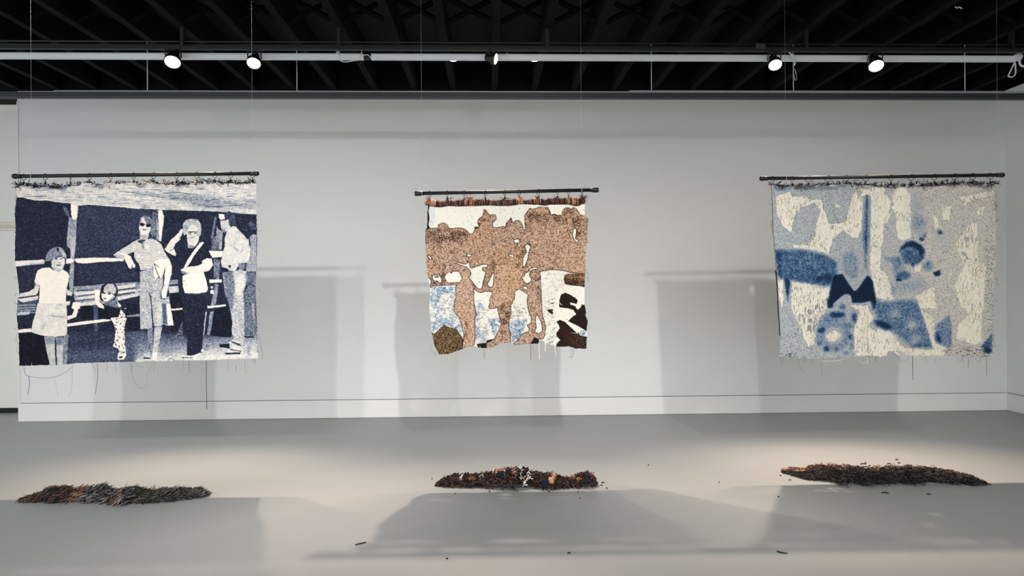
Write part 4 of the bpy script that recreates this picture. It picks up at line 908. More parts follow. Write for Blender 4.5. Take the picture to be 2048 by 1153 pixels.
ORD = ['first', 'second', 'third', 'fourth', 'fifth', 'sixth', 'seventh', 'eighth', 'ninth', 'tenth', 'eleventh', 'twelfth']
def rings(pxs, p0, a, b, yaws, where, R=0.0245, rr=0.0024):
    me_r = MB().tube([(0, R * math.cos(t), R * math.sin(t)) for t in np.linspace(0, 2 * math.pi, 25)[:-1]], rr, 6, closed=True).mesh('ring_wire', M_BLKM)
    me_e = MB().tube([(0, 0, -R), (0, .002, -R - .007), (0, -.004, -R - .011), (0, 0, -R - .016)], .0022, 6).mesh('eyelet', M_BLKM)
    me_c = MB().box(-.006, .006, -.005, -.001, -R - .036, -R - .014).box(-.006, .006, .001, .005, -R - .036, -R - .014).box(-.0045, .0045, -.002, .002, -R - .022, -R - .012).mesh('clip', M_BLKM, smooth=False)
    for i, px in enumerate(pxs):
        f = (px - p0[0]) / (b[3] - p0[0]); c = a + (b[0] - a) * f
        c = c + Vector((0, 0, 0.0145 + rr - R))
        root = empty('curtain_ring', c)
        root.rotation_euler = (0, 0, yaws[i])
        tag(root, '%s black ring with clip from the left end of the %s' % (ORD[i], where), 'ring', 'ring clips on the ' + where)
        for n, me in (('ring_wire', me_r), ('eyelet', me_e), ('clip', me_c)):
            o = bpy.data.objects.new(n, me); COL.objects.link(o); o.parent = root

# left
P0, P1 = (24, 353), (518, 347.2)
a, b, d = rod(P0, P1, Y1, [63, 505], 'ball', 'black rod with ball ends on the left, holding the navy group-photo tapestry')
rx = [47, 90, 140, 178, 220, 266, 306, 352, 392.5, 429, 460.6, 505]
rings(rx, P0, a, (b, 0, 0, P1[0]), [1.2, 1.2, .35, 1.1, 1.0, 1.0, 1.1, 1.1, 1.15, 1.1, 1.1, 1.15], 'left rod')
t1 = empty('tapestry', unproj(275, 545, Y1))
tag(t1, 'wide navy and cream woven tapestry showing six people by a log rail, hung at left', 'tapestry', 'woven tapestries on black rods')
top1 = tapestry_one(t1)
DK = [(22, 20, 24), (34, 30, 34), (48, 44, 48)]; CR = [(230, 214, 196), (205, 180, 160), (60, 40, 38), (28, 24, 28), (28, 24, 28)]
for k in range(58):
    px = 30 + k * 8.35 + random.uniform(-2, 2); py = float(np.interp(px, top1[:, 0], top1[:, 1]))
    cols = CR if 205 < px < 400 and random.random() < .75 else DK
    tuft(t1, px, py + 1.0, Y1 - .004, random.randint(7, 11), cols, random.uniform(.03, .055), lean=random.choice([-.9, .9, 1.1, 0]), spread=1.2)
C3 = (0, 560, 4.271); C4 = (220, 560, 4.272)
TH1 = [(C3, [(200, 728), (215, 800), (250, 825), (350, 840), (450, 835), (560, 790), (625, 738)], (70, 68, 66), .0012), (C3, [(243, 822), (252, 880), (238, 985)], (66, 62, 60), .0018),
       (C3, [(618, 735), (615, 900), (588, 1010)], (150, 140, 134), .0008), (C3, [(462, 840), (478, 900), (497, 1005)], (170, 160, 152), .0008), (C3, [(836, 715), (834, 830), (812, 985)], (120, 70, 66), .0015), (C3, [(1100, 712), (1140, 840), (1188, 930)], (160, 156, 150), .0009),
       (C3, [(905, 715), (915, 740), (905, 780)], (150, 110, 104), .001),
       (C4, [(175, 715), (200, 850), (260, 928), (310, 890), (330, 770), (392, 702)], (120, 116, 110), .0009), (C4, [(675, 695), (678, 750), (675, 805)], (80, 76, 72), .0014), (C4, [(821, 692), (825, 900), (828, 1105)], (52, 42, 44), .002), (C4, [(1075, 730), (1078, 795)], (90, 84, 80), .0012), (C4, [(372, 705), (375, 785)], (140, 132, 124), .0009), (C4, [(330, 770), (260, 740), (180, 715)], (150, 146, 140), .0008),
       (C4, [(765, 690), (790, 712), (800, 720)], (120, 116, 110), .0009), (C4, [(1230, 680), (1245, 700), (1232, 720)], (60, 58, 58), .0012), (C4, [(1215, 675), (1225, 705)], (60, 58, 58), .0012), (C4, [(1262, 480), (1290, 560), (1300, 620), (1295, 680)], (90, 88, 86), .001),
       (C4, [(1250, 90), (1265, 100), (1278, 130), (1268, 135)], (210, 200, 190), .001), (C4, [(490, 690), (520, 672), (555, 690)], (70, 56, 48), .0012), (C3, [(155, 440), (138, 500), (150, 560), (142, 610), (165, 640)], (150, 148, 140), .001), (C3, [(158, 210), (145, 280), (160, 330)], (110, 108, 104), .001)]
for c, ps, col, r in TH1: thread(t1, crop_pts(*c, ps), Y1, r, col)
for k in range(40):        # short frayed ends down both sides
    y = random.uniform(380, 715); s = random.random() < .6
    x = (34 if s else 515) + random.uniform(-2, 2); dx = random.uniform(2, 6) * (-1 if s else 1)
    thread(t1, [(x, y), (x + dx * .6, y + random.uniform(-3, 3)), (x + dx, y + random.uniform(-5, 5))], Y1, .0010, random.choice([(40, 42, 58), (150, 150, 148), (70, 74, 92)]))
for k in range(16):
    x = random.uniform(45, 510); thread(t1, [(x, 725 - (x - 45) * .018), (x + random.uniform(-2, 2), 735), (x + random.uniform(-5, 5), random.uniform(738, 750))], Y1, .0008, random.choice([(210, 200, 190), (120, 114, 108)]))

# middle
P0, P1 = (829.5, 387.3), (1197, 380.2)
a, b, d = rod(P0, P1, Y2, [844, 1163], 'flat', 'shorter black rod with flat caps, holding the brown silhouette tapestry in the middle')
rx = [859.4, 894, 927.8, 969.8, 1008.9, 1037.6, 1075.7, 1114.3, 1136.7, 1163.6]
rings(rx, P0, a, (b, 0, 0, P1[0]), [.55, .4, .45, .4, .4, .5, .5, .4, .35, .3], 'middle rod', R=0.0235)
t2 = empty('tapestry', unproj(1012, 550, Y2))
tag(t2, 'small brown and cream tapestry with silhouettes of a woman and two children', 'tapestry', 'woven tapestries on black rods')
tapestry_two(t2)
# gathered band of yarn along its top
hx = np.array([849, 855, 872, 882, 896, 910, 928, 940, 950, 970, 990, 1009, 1020, 1037, 1050, 1075, 1092, 1113, 1125, 1136, 1150, 1160, 1170])
ht = np.array([403, 399, 400, 403, 399, 401, 397, 398, 397, 398, 400, 397.5, 399, 395.5, 400, 395, 398, 393.5, 396, 393.5, 395, 396, 394])
hb = np.array([409, 411, 413, 413.5, 411, 413, 411.5, 410, 410.5, 410.5, 411, 410.5, 410.5, 409, 411.5, 408.5, 411, 409, 408.5, 408, 412, 411, 406])
mb = MB(); bk = MB()
xx = np.linspace(851, 1170, 70)
bv = []; bf = []
for i, x in enumerate(xx):
    for y in (np.interp(x, hx, ht) + 2, np.interp(x, hx, hb) + 1): bv.append(unproj(x, y, Y2 - .004))
for i in range(len(xx) - 1): bf.append((2 * i, 2 * i + 1, 2 * i + 3, 2 * i + 2))
bk.add(bv, bf, lin((58, 38, 36))).build('header_backing', M_YARN, t2, smooth=True)
tanz = [(849, 872), (894, 900), (930, 951), (1035, 1046), (1068, 1082), (1134, 1158)]
for k in range(620):
    x = random.uniform(849, 1171); y0 = np.interp(x, hx, ht) + random.uniform(-1.5, 2.5); y1 = np.interp(x, hx, hb) + random.uniform(-.5, .7)
    tz = any(s < x < e for s, e in tanz)
    c = random.choice([(198, 146, 112), (212, 164, 130), (172, 114, 88), (222, 182, 150), (108, 64, 54)]) if tz and random.random() < .85 else random.choice([(60, 40, 42), (44, 32, 36), (104, 70, 66), (140, 108, 100), (170, 142, 134), (52, 47, 62), (84, 56, 54), (128, 82, 70), (50, 36, 38)])
    A0 = np.array(unproj(x, y0, Y2)); B0 = np.array(unproj(x + random.gauss(0, 1.6), y1, Y2)); m_ = (A0 + B0) / 2
    m_[1] -= random.uniform(.012, .026); A0[1] -= .004; B0[1] -= .006
    mb.tube([A0, A0 * .5 + m_ * .5 + np.array([random.gauss(0, .002), -.004, 0]), m_, B0 * .5 + m_ * .5, B0], [.0010, .0017, .0019, .0017, .0011], 5, col=lin(c))
tag(mb.build('gathered_header', M_YARN, t2, smooth=True), 'ruffled brown and tan yarn band', kind='stuff')
for px, n, cl in ((855, 9, [(210, 130, 96), (190, 110, 84), (80, 44, 40)]), (940, 10, [(224, 150, 110), (90, 44, 44), (150, 80, 80)]), (936, 7, [(120, 60, 60), (60, 40, 40)]), (896, 6, DK), (1010, 6, DK + [(120, 60, 50)]), (1043, 8, [(214, 150, 120), (60, 36, 40)]), (1076, 5, DK), (1163, 12, [(70, 40, 44), (44, 34, 40), (150, 90, 84)]), (1169, 10, [(60, 40, 44), (90, 60, 60)])):
    tuft(t2, px, float(np.interp(px, hx, ht)) + 2, Y2 - .012, n, cl, .04, lean=random.uniform(-.6, .6))
C5 = (820, 540, 5.25)
TH2 = [([(776, 838), (779, 890), (780, 935)], (60, 56, 54), .0014), ([(1267, 785), (1268, 870), (1268, 948)], (56, 50, 50), .0014), ([(1352, 765), (1356, 850), (1360, 942)], (244, 240, 228), .0032), ([(1420, 765), (1421, 862)], (246, 242, 230), .0034), ([(1522, 800), (1525, 850), (1530, 905)], (240, 236, 224), .0024), ([(1688, 828), (1690, 895)], (40, 34, 34), .0012),
       ([(1710, 835), (1716, 890), (1700, 908), (1660, 922)], (40, 34, 34), .0013), ([(1700, 908), (1688, 958)], (40, 34, 34), .001), ([(268, 865), (266, 905)], (70, 62, 58), .0014), ([(215, 800), (222, 850), (262, 872)], (150, 146, 140), .0008), ([(405, 880), (408, 945)], (232, 228, 218), .0012), ([(735, 800), (738, 860)], (230, 226, 216), .0016), ([(1310, 790), (1312, 835)], (236, 232, 220), .0014),
       ([(1862, 560), (1885, 590), (1890, 612), (1872, 642)], (110, 106, 102), .001), ([(1845, -10), (1865, 40), (1870, 90), (1880, 130)], (80, 76, 74), .001), ([(1850, 20), (1868, 60), (1860, 100)], (90, 86, 84), .0008), ([(1860, -480 + 160), (1870, -450 + 160), (1885, -440 + 160)], (110, 104, 100), .0008),
       ([(1560, 330), (1580, 355), (1602, 375)], (236, 232, 222), .0014), ([(1565, 345), (1585, 372)], (236, 232, 222), .0012), ([(1690, 662), (1745, 668)], (236, 232, 222), .0012), ([(1000, 505), (1050, 492)], (214, 190, 166), .0012)]
for ps, col, r in TH2: thread(t2, crop_pts(*C5, ps), Y2, r, col)
for k in range(46):       # curved unpicked yarns in the cream parts
    zx, zy = random.choice([((882, 906), (592, 632)), ((960, 978), (618, 690)), ((1022, 1050), (610, 650)), ((1090, 1112), (570, 690))])
    x = random.uniform(*zx); y = random.uniform(*zy); wd = random.uniform(3, 8); sg = random.uniform(1, 3.5)
    thread(t2, [(x - wd, y), (x - wd * .4, y + sg), (x + wd * .4, y + sg), (x + wd, y)], Y2, .0013, random.choice([(248, 244, 234), (232, 228, 216), (250, 247, 240)]))

# right
P0, P1 = (1519, 357.4), (2009, 350.3)
a, b, d = rod(P0, P1, Y3, [1571, 1995], 'ball', 'black rod with ball ends on the right, holding the pale blue-stained tapestry')
rx = [1545.6, 1583.8, 1616, 1655, 1690.6, 1730, 1780.6, 1821, 1867.5, 1909, 1945, 1980]
rings(rx, P0, a, (b, 0, 0, P1[0]), [.1, .05, 1.15, 1.0, .9, 1.2, .3, 1.0, .7, .7, .6, 1.2], 'right rod')
t3 = empty('tapestry', unproj(1768, 545, Y3))
tag(t3, 'wide pale grey tapestry with blurred blue shapes, hung at right near the corner', 'tapestry', 'woven tapestries on black rods')
tapestry_three(t3)
t3x = np.array([1541, 1560, 1600, 1640, 1690, 1740, 1760, 1790, 1830, 1870, 1940, 1992]); t3y = np.array([370, 373, 372, 371, 368, 370, 373, 371, 370.5, 368, 367, 368])
for k in range(58):
    px = 1543 + k * 7.8 + random.uniform(-2, 2); py = float(np.interp(px, t3x, t3y))
    tuft(t3, px, py, Y3 - .004, random.randint(7, 12), DK + [(70, 66, 66)], random.uniform(.026, .05), lean=random.choice([-.9, .9, 0]), spread=1.3)
C8 = (1510, 540, 3.938); C7 = (1510, 330, 3.938)
TH3 = [(C8, [(1241, 675), (1243, 780), (1243, 866)], (56, 52, 50), .002), (C8, [(343, 705), (350, 760), (375, 802), (412, 768)], (130, 128, 124), .001), (C8, [(520, 708), (560, 720), (640, 718), (718, 700)], (226, 222, 212), .0018), (C8, [(815, 705), (828, 725), (852, 737), (890, 718), (902, 698)], (214, 210, 202), .0014),
       (C8, [(1122, 680), (1135, 712), (1165, 727), (1195, 715), (1210, 680)], (110, 100, 92), .0012), (C8, [(1680, 695), (1680, 778)], (110, 108, 104), .0014), (C8, [(1822, 685), (1824, 760), (1822, 832)], (90, 88, 84), .0016), (C8, [(1500, 695), (1502, 825)], (196, 194, 188), .001), (C8, [(525, 735), (527, 830)], (150, 148, 144), .001),
       (C8, [(160, 5), (168, 60), (172, 120), (178, 200), (182, 320), (190, 420), (195, 520)], (28, 26, 28), .0042), (C7, [(128, 160), (135, 300), (142, 500), (152, 640), (165, 800), (175, 900)], (34, 32, 36), .002), (C7, [(126, 270), (108, 290), (118, 318), (133, 310)], (70, 68, 68), .001), (C7, [(135, 430), (125, 470), (128, 490)], (60, 58, 58), .0012), (C7, [(140, 420), (132, 500), (138, 540)], (50, 48, 48), .0014),
       (C7, [(1885, 560), (1915, 565), (1928, 585), (1890, 592)], (110, 112, 112), .001), (C7, [(1890, 420), (1912, 430), (1905, 448), (1890, 450)], (80, 80, 80), .001), (C7, [(1885, 300), (1895, 330), (1890, 360)], (90, 90, 90), .001), (C8, [(1870, 62), (1900, 70), (1912, 90)], (70, 70, 70), .0012), (C8, [(1868, 90), (1900, 105), (1925, 130)], (80, 80, 80), .001), (C8, [(1865, 222), (1885, 235), (1910, 250)], (60, 60, 60), .0014), (C8, [(1870, 440), (1885, 570), (1882, 600), (1862, 605)], (60, 60, 60), .0012), (C8, [(1860, 610), (1905, 605)], (80, 80, 80), .001)]
for c, ps, col, r in TH3: thread(t3, crop_pts(*c, ps), Y3, r, col)
for k in range(34):
    y = random.uniform(375, 710); x = float(np.interp(y, [370, 480, 620, 715], [1990, 1989, 1983, 1982])) + random.uniform(-1, 1); dx = random.uniform(2, 6)
    thread(t3, [(x, y), (x + dx * .6, y + random.uniform(-2, 3)), (x + dx, y + random.uniform(-4, 6))], Y3, .0011, random.choice([(60, 60, 62), (90, 90, 90), (180, 178, 172)]))
for k in range(40):
    x = random.uniform(1558, 1980); y = 716; thread(t3, [(x, y - 3), (x + random.uniform(-2, 2), y + 2), (x + random.uniform(-4, 4), y + random.uniform(4, 12))], Y3, .0010, random.choice([(60, 60, 62), (110, 108, 104), (210, 206, 198)]))
for k in range(70):       # pulled vertical yarns in the unpicked parts
    zx, zy = random.choice([((1590, 1645), (570, 680)), ((1900, 1965), (440, 600)), ((1720, 1740), (620, 700)), ((1560, 1610), (395, 450))])
    x = random.uniform(*zx); y = random.uniform(*zy); L = random.uniform(10, 34)
    thread(t3, [(x, y), (x + random.gauss(0, 1.5), y + L * .5), (x + random.gauss(0, 2.5), y + L)], Y3, .0012, random.choice([(240, 235, 222), (226, 220, 206), (246, 242, 232)]))

# ------------------------------------------------------------------ heaps of yarn clippings on the floor
def heap(crop, top, bot, depth, hscale, kinds, n_stuff, n_single, dirv, seedcol, name, single_name, s_label, s_group, heap_label, ang_sd, zthin=1.0):
    X0, Y0, S = crop
    tx = np.array([X0 + p[0] / S for p in top]); ty = np.array([Y0 + p[1] / S for p in top])
    bx = np.array([X0 + p[0] / S for p in bot]); by = np.array([Y0 + p[1] / S for p in bot])
    lo, hi = max(tx[0], bx[0]), min(tx[-1], bx[-1])
    def frame(px):
        fb = np.interp(px, bx, by); ft = np.interp(px, tx, ty)
        g = onfloor(px, fb)                       # front foot of the heap
        e = min(1.0, min(px - lo, hi - px) / 35 + .18)
        D = depth * e
        ym = g[1] + D / 2
        apex = unproj(px, ft, ym)
        return g, D, max(apex[2], .012), apex[0]
    def surf(px, s):
        g, D, h, ax = frame(px)
        z = h * math.sqrt(max(0, 1 - (2 * s - 1) ** 2)) * (0.94 if s > .2 else 0.94)
        return np.array([g[0] + (ax - g[0]) * s, g[1] + D * s, z])
    core = MB(); N = 60; K = 9
    vs = []; fs = []
    for i in range(N):
        px = lo + 3 + (hi - lo - 6) * i / (N - 1)
        for k in range(K):
            p = surf(px, .08 + .84 * k / (K - 1)); p[2] = max(p[2] * .74 + random.uniform(-.006, .006) - .008, .001); vs.append(p)
    for i in range(N - 1):
        for k in range(K - 1): fs.append((i * K + k, (i + 1) * K + k, (i + 1) * K + k + 1, i * K + k + 1))
    core.add(vs, fs, lin(seedcol))
    for _ in range(n_stuff):
        px = random.uniform(lo, hi); s = random.random() ** .9; p = surf(px, s); p[2] *= random.uniform(.7, 1.0)
        kinds(core, p, px, s, dirv, ang_sd)
    for _ in range(n_stuff // 9):
        px = random.uniform(lo + 4, hi - 4); s = random.uniform(.4, .75); p = surf(px, s); p[2] *= random.uniform(1.0, 1.14)
        kinds(core, p, px, s, dirv, ang_sd)
    core.build(name, M_YARN, None, smooth=False)
    tag(bpy.data.objects[core_name(name)], heap_label, 'heap', kind='stuff')
    # the clippings one can pick out singly
    meshes = {}
    for k in range(n_single):
        px = lo + 2 + (hi - lo - 4) * (k + random.random()) / n_single; s = random.random() ** 1.25 * .85
        p = surf(px, s); p[2] = p[2] * random.uniform(.92, 1.02) + .004
        key = kinds(None, p, px, s, dirv, ang_sd)
        ck, L, ang, tilt = key
        mk = (ck, random.randrange(5))
        if mk not in meshes:
            mb = MB(); kinds(mb, np.zeros(3), px, s, (1, 0), 0.0, fixed=ck); meshes[mk] = mb.mesh(single_name, M_YARN, smooth=True)
        o = bpy.data.objects.new(single_name, meshes[mk]); COL.objects.link(o)
        o.location = p; o.rotation_euler = (random.uniform(-.3, .3), tilt, ang)
        where = ('at the left end', 'in the middle', 'at the right end')[min(2, int(3 * (px - lo) / (hi - lo)))]
        tag(o, s_label % (colour_word(ck), where), 'yarn scrap', s_group)
    return surf, lo, hi
def colour_word(c):
    r, g, b = c; l = (r + g + b) / 3
    if b > r + 8: return 'navy'
    if l > 185: return 'cream white'
    if r - b > 45 and l > 125: return 'tan'
    if r - b > 28: return 'rust brown'
    if r - b > 14: return 'dark brown' if l < 70 else 'pale brown'
    return 'near-black' if l < 42 else 'charcoal' if l < 72 else 'grey'
def core_name(n):
    c = [o.name for o in bpy.data.objects if o.name == n or o.name.startswith(n + '.')]
    return sorted(c)[-1]

def strand(mb, p, L, ang, tilt, r, col, curl=.25, n=4):
    d = np.array([math.cos(ang) * math.cos(tilt), math.sin(ang) * math.cos(tilt), math.sin(tilt)])
    s = np.array([-math.sin(ang), math.cos(ang), 0]); u = np.cross(d, s)
    c1 = random.gauss(0, curl); c2 = random.gauss(0, curl)
    q = [p + d * L * (t - .5) + (s * c1 + u * abs(c2) * -1) * L * ((t - .5) ** 2 * 2 - .25) for t in (0, .34, .67, 1)]
    for v in q: v[2] = max(v[2], r * .8) if mb is not None and np.linalg.norm(p) > .5 else v[2]
    mb.tube(q, [r * .75, r, r, r * .6], n, col=lin(col))

def pick(px, table):
    """table: list of (x0, x1, weight list of colours)"""
    for x0, x1, cols in table:
        if x0 <= px < x1: return random.choice(cols)
    return random.choice(table[-1][2])

# left: long combed strands, all swept the same way
BRN = [(100, 76, 66), (122, 96, 84), (76, 58, 54), (56, 46, 46), (40, 35, 37)]; DRK = [(40, 40, 42), (58, 58, 58), (30, 28, 32), (74, 72, 72), (52, 54, 50), (110, 106, 108)]
GRN = [(66, 68, 62), (50, 54, 50), (84, 84, 78), (40, 42, 42), (104, 100, 92)]; TAN = [(196, 160, 128), (168, 130, 104), (124, 94, 78), (66, 52, 48)]
LT = [(0, 118, BRN + DRK[:2]), (118, 142, BRN), (142, 160, TAN + BRN), (160, 225, DRK + [(150, 144, 148)]), (225, 238, TAN + GRN + [(90, 80, 66)]), (238, 262, DRK + [(140, 138, 142)]), (262, 296, GRN + [(60, 40, 40)]), (296, 420, GRN + DRK)]
def k_left(mb, p, px, s, dirv, sd, fixed=None):
    ang = random.gauss(0.55 + .35 * math.sin(px / 9.0) + .2 * math.sin(px / 23.0), sd); tilt = random.gauss(.36 + .22 * math.sin(px / 13.0 + 1), .26)
    if fixed is not None: return strand(mb, p, random.uniform(.06, .10), 0, 0, random.uniform(.0020, .0034), fixed, .4)
    if mb is None: return (pick(px, LT), .08, ang, -tilt)
    strand(mb, p + np.array([0, 0, .007 * math.sin(px / 6.0)]), random.uniform(.04, .105), ang, tilt, random.uniform(.0013, .003), pick(px, LT), .38)
heap((30, 950, 5.12), [(75, 262), (200, 195), (300, 155), (430, 138), (500, 182), (600, 148), (700, 155), (820, 125), (930, 185), (1050, 170), (1170, 138), (1230, 178), (1320, 174), (1420, 178), (1500, 178), (1580, 172), (1700, 178), (1800, 172), (1950, 215)],
     [(75, 282), (330, 292), (400, 302), (640, 288), (850, 292), (940, 302), (1090, 330), (1200, 302), (1500, 290), (1650, 275), (1950, 232)], .26, 1, k_left, 3000, 260, (1, .3), (34, 32, 34),
     'yarn_heap', 'yarn_strand', 'long %s yarn strand %s of the left floor heap', 'yarn strands on the left heap', 'low heap of dark combed yarn strands on the floor under the left tapestry', .22)
# middle: curled dark chips with coloured rags
MT = [(0, 1300, [(52, 42, 40), (40, 32, 31), (66, 52, 47), (33, 28, 28), (84, 66, 58), (56, 40, 39), (76, 62, 60)])]
WH = [(236, 232, 224), (200, 196, 190), (30, 26, 28), (40, 34, 34), (30, 26, 28)]; OR = [(206, 158, 122), (218, 174, 140), (170, 112, 88), (104, 64, 58), (230, 196, 166)]
MZ = [(918, 926, .25, 1, WH), (960, 968, .3, 1, WH), (996, 1012, .35, 1, OR), (986, 998, .4, .9, OR), (1026, 1034, .3, .8, OR), (1028, 1046, .55, 1.1, WH), (1040, 1064, 0, .5, WH), (1092, 1112, .55, 1.1, WH), (1140, 1150, .55, 1, OR), (1172, 1190, .5, 1, [(150, 90, 74), (200, 130, 100), (60, 50, 60), (44, 56, 84)]), (1104, 1112, .2, .6, OR)]
def k_mid(mb, p, px, s, dirv, sd, fixed=None):
    ang = random.uniform(-3.1, 3.1); tilt = random.gauss(.25, .5)
    if fixed is not None: return strand(mb, p, random.uniform(.022, .04), 0, 0, .0046, fixed, .7)
    c = pick(px, MT); long = False
    for x0, x1, s0, s1, cols in MZ:
        if x0 <= px <= x1 and s0 <= s <= s1 and random.random() < .85: c = random.choice(cols); long = True
    if mb is None: return (c, .03, ang, -tilt)
    if long: strand(mb, p + np.array([0, -.004, .004]), random.uniform(.03, .055), random.gauss(1.2, .5), random.gauss(.5, .3), random.uniform(.0018, .003), c, .5)
    else: strand(mb, p, random.uniform(.016, .04), ang, tilt, random.uniform(.0024, .0050), c, .8)
surf2, lo2, hi2 = heap((860, 925, 5.69), [(72, 272), (120, 205), (180, 180), (270, 150), (380, 138), (560, 146), (680, 128), (790, 92), (900, 82), (1050, 78), (1180, 116), (1290, 132), (1420, 136), (1540, 195), (1690, 152), (1800, 118), (1860, 146), (1900, 240)],
     [(72, 275), (150, 290), (400, 302), (560, 298), (690, 312), (980, 335), (1150, 302), (1330, 325), (1650, 305), (1840, 296), (1900, 280)], .24, 1, k_mid, 2600, 260, (1, 0), (40, 30, 28),
     'yarn_heap', 'yarn_curl', 'small %s yarn curl %s of the middle floor heap', 'yarn curls on the middle heap', 'heap of dark brown yarn curls mixed with rags under the middle tapestry', 1.0)
def rag(px, s, wd, ht, yaw, pitch, rgb, rgb2, label, fold=.25):
    """a scrap of woven cloth: a crumpled little sheet with thickness"""
    p = surf2(px, s) + np.array([0, -.012, .004]); n = 9; mb = MB(); wd *= .86; ht *= .86
    ph = random.uniform(0, 6)
    def pt(i, j, off):
        u = i / (n - 1) - .5; v = j / (n - 1) - .5
        z = fold * wd * (math.sin(u * 5 + ph) * .45 + math.cos(v * 6 + ph * 2) * .35 + .3 * math.sin((u + v) * 9 + ph)) + random.gauss(0, .001)
        k = 1 - .55 * abs(v) ** 1.3 * abs(math.sin(ph)) + .12 * math.sin(v * 11 + ph)
        q = Vector((u * wd * k, z + off, v * ht * (1 - .5 * abs(u) ** 1.4 + .1 * math.sin(u * 12 + ph))))
        return Euler((pitch, 0, yaw)).to_matrix() @ q
    vs = [pt(i, j, 0) for i in range(n) for j in range(n)] + [pt(i, j, .004) for i in range(n) for j in range(n)]
    fs = []
    for i in range(n - 1):
        for j in range(n - 1):
            a = i * n + j; fs.append((a, a + n, a + n + 1, a + 1)); fs.append((n * n + a, n * n + a + 1, n * n + a + n + 1, n * n + a + n))
    edge = [i * n for i in range(n)] + [(n - 1) * n + j for j in range(1, n)] + [i * n + n - 1 for i in range(n - 2, -1, -1)] + [j for j in range(n - 2, 0, -1)]
    for a, b2 in zip(edge, edge[1:] + edge[:1]): fs.append((a, b2, n * n + b2, n * n + a))
    mb.add(vs, fs); mb.c = [lin(np.array(random.choice([rgb, rgb2])) + random.randint(-6, 6)) for _ in vs]
    o = mb.build('cloth_scrap', M_YARN, None, smooth=True); o.location = p
    zmin = min(v.co.z for v in o.data.vertices); o.location.z = max(o.location.z, -zmin + .002)
    return tag(o, label, 'cloth scrap', 'woven cloth scraps on the middle heap')
NV = (24, 32, 48); NV2 = (31, 41, 60); TN = (206, 160, 122); TN2 = (178, 124, 92); OC = (128, 92, 56); OC2 = (92, 66, 44)
rag(1003, .30, .070, .055, .1, -.6, NV, NV2, 'navy cloth scrap left of centre on the middle heap')
rag(1090, .10, .062, .062, -.1, -.35, NV, NV2, 'navy square scrap at the front foot of the middle heap')
rag(1103, .16, .052, .066, .3, -.35, TN, TN2, 'tan fluffy scrap right beside the navy square scrap')
rag(1176, .35, .060, .040, -.2, -.6, (36, 52, 78), NV, 'blue cloth scrap at the right end of the middle heap')
rag(1159, .22, .050, .046, .2, -.5, (168, 112, 74), (104, 66, 50), 'rust orange scrap near the right end of the middle heap')
rag(945, .25, .085, .034, .25, -.7, OC, OC2, 'ochre cloth scrap near the left end of the middle heap')
rag(1147, .55, .045, .036, -.2, -.5, (212, 172, 138), TN, 'pale tan scrap on the crest right of the middle heap')
rag(962, .12, .075, .045, -.2, -.6, (62, 46, 44), (50, 38, 38), 'dark brown flat scrap at the front of the middle heap')
rag(1170, .10, .120, .034, -.15, -.6, (48, 48, 50), (38, 36, 40), 'long charcoal scrap along the right front of the middle heap')
rag(1052, .62, .070, .060, .3, -.5, (40, 42, 48), (60, 36, 48), 'dark plum and charcoal scrap on the crest of the middle heap')
rag(1074, .80, .050, .048, -.2, -.2, (60, 50, 46), (52, 42, 40), 'rounded dark scrap standing on the crest of the middle heap')
rag(905, .2, .080, .045, .1, -.7, (58, 46, 44), (48, 38, 38), 'dark grey-brown scrap at the left end of the middle heap')
# right: short flat chips drifting down to the right
RT_T = [(148, 100, 88), (190, 130, 110), (96, 66, 60), (120, 84, 74), (60, 44, 44)]; RT_Y = [(220, 196, 150), (196, 164, 116), (110, 88, 70), (70, 56, 50)]
RT_D = [(40, 38, 44), (54, 50, 52), (32, 31, 35), (66, 62, 62), (48, 44, 46), (84, 79, 78), (36, 35, 40)]; RT_B = [(76, 63, 60), (92, 76, 70), (56, 48, 46), (42, 38, 38), (108, 92, 84), (62, 54, 54), (128, 108, 98)]
def k_right(mb, p, px, s, dirv, sd, fixed=None):
    ang = random.gauss(-.45, .55); tilt = random.gauss(-.12, .42)
    if fixed is not None: return strand(mb, p, random.uniform(.028, .050), 0, 0, random.uniform(.0022, .0036), fixed, .6)
    if s > .5 and px < 1700: c = random.choice(RT_T if random.random() < .75 else RT_Y)
    elif s > .45 and (1672 < px < 1700 or 1740 < px < 1775): c = random.choice(RT_Y if random.random() < .6 else RT_B)
    elif s > .45: c = random.choice(RT_B)
    else: c = random.choice(RT_D)
    if mb is None: return (c, .035, ang, -tilt)
    strand(mb, p + np.array([0, 0, .004 * math.sin(px / 5.0)]), random.uniform(.016, .05), ang, tilt, random.uniform(.0014, .0034), c, .6)
heap((1550, 910, 4.55), [(80, 165), (190, 155), (300, 158), (380, 115), (500, 98), (700, 108), (830, 126), (1000, 122), (1200, 116), (1350, 118), (1560, 140), (1700, 165), (1850, 205), (1930, 255)],
     [(80, 172), (190, 205), (270, 232), (400, 246), (560, 265), (640, 312), (720, 272), (830, 310), (1000, 290), (1150, 275), (1310, 302), (1400, 266), (1700, 280), (1850, 292), (1930, 272)], .34, 1, k_right, 3800, 260, (1, -.3), (40, 36, 38),
     'yarn_heap', 'yarn_chip', 'short %s yarn chip %s of the right floor heap', 'yarn chips on the right heap', 'long flat heap of charcoal and pinkish yarn chips under the right tapestry', .4)
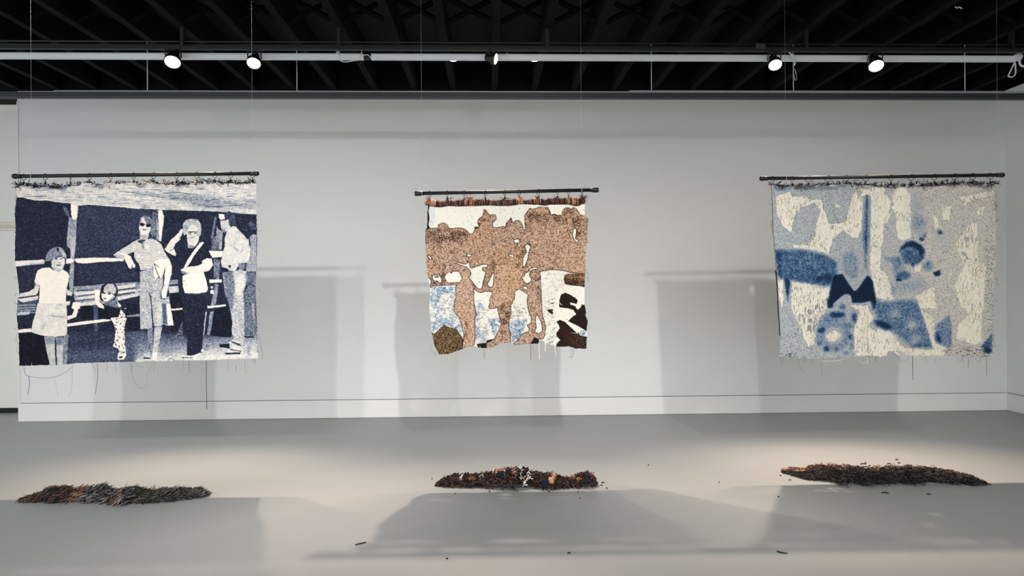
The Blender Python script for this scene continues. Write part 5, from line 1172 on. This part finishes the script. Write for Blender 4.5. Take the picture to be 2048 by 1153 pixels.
# stray bits lying around
def stray(px, py, L, ang, col, label, group):
    p = onfloor(px, py, .004); mb = MB()
    strand(mb, np.zeros(3), L, ang, 0, .0042, col, .3)
    o = mb.build('stray_clipping', M_YARN, None, smooth=True); o.location = p
    zmin = min(v.co.z for v in o.data.vertices); o.location.z = -zmin + .0005
    tag(o, label, 'yarn scrap', group)
BK = (34, 30, 32)
for px, py, L, an in ((1593, 936.5, .06, -.25), (1770 - 44, 929, .05, 0), (1731, 927, .03, .6), (1778, 928, .03, -.3), (1794, 920, .035, .3), (1798, 926.5, .02, -.4), (1770, 987, .05, -.4), (1858, 989, .03, -.4), (1580, 961, .02, -.3), (1561, 952, .012, 0), (1608, 938, .015, -.6), (1980, 970, .02, -.3), (1572, 946, .04, -.5), (1739, 932, .02, 0), (1557, 994, .012, 0)):
    stray(px, py, L, an, BK, 'loose dark yarn bit lying on the floor around the right heap', 'stray bits around the right heap')
for px, py, L in ((1206, 966, .025), (1203, 971, .02), (1214, 977, .012), (864, 958, .01), (979, 983, .014), (1098, 984, .012), (1156, 985, .012), (910, 988, .01), (1297, 931, .016), (1138, 1107, .02), (1160, 997, .01), (894, 1118, .012)):
    stray(px, py, L, random.uniform(-1, 1), BK, 'loose dark yarn bit lying on the floor around the middle heap', 'stray bits around the middle heap')
for px, py, L, an, lb in ((722, 1088, .075, .6, 'thin dark thread lying alone on the floor left of the middle shadow'), (1563, 1106, .06, -.7, 'thin dark thread lying alone on the floor at lower right'), (1438, 965, .02, 1.3, 'small dark fleck on the floor between the middle and right heaps')):
    stray(px, py, L, an, (50, 48, 48), lb, None)
# Y-shaped twig end sticking up from the left heap
g = onfloor(309, 992); tp = unproj(308, 978, 5.55)
st = MB(); b0 = np.array([g[0], 5.55, .05]); m0 = np.array([tp[0], 5.55, tp[2] - .0]); 
st.tube([b0, m0], .0028, 5, col=lin((70, 62, 58))); st.tube([m0, m0 + np.array([.006, 0, .03])], .0026, 5, col=lin((70, 62, 58))); st.tube([m0, m0 + np.array([-.012, 0, .02])], .002, 5, col=lin((90, 80, 74)))
tag(st.build('forked_yarn_end', M_YARN, None, smooth=True), 'forked yarn end sticking up from the left heap', 'yarn scrap')
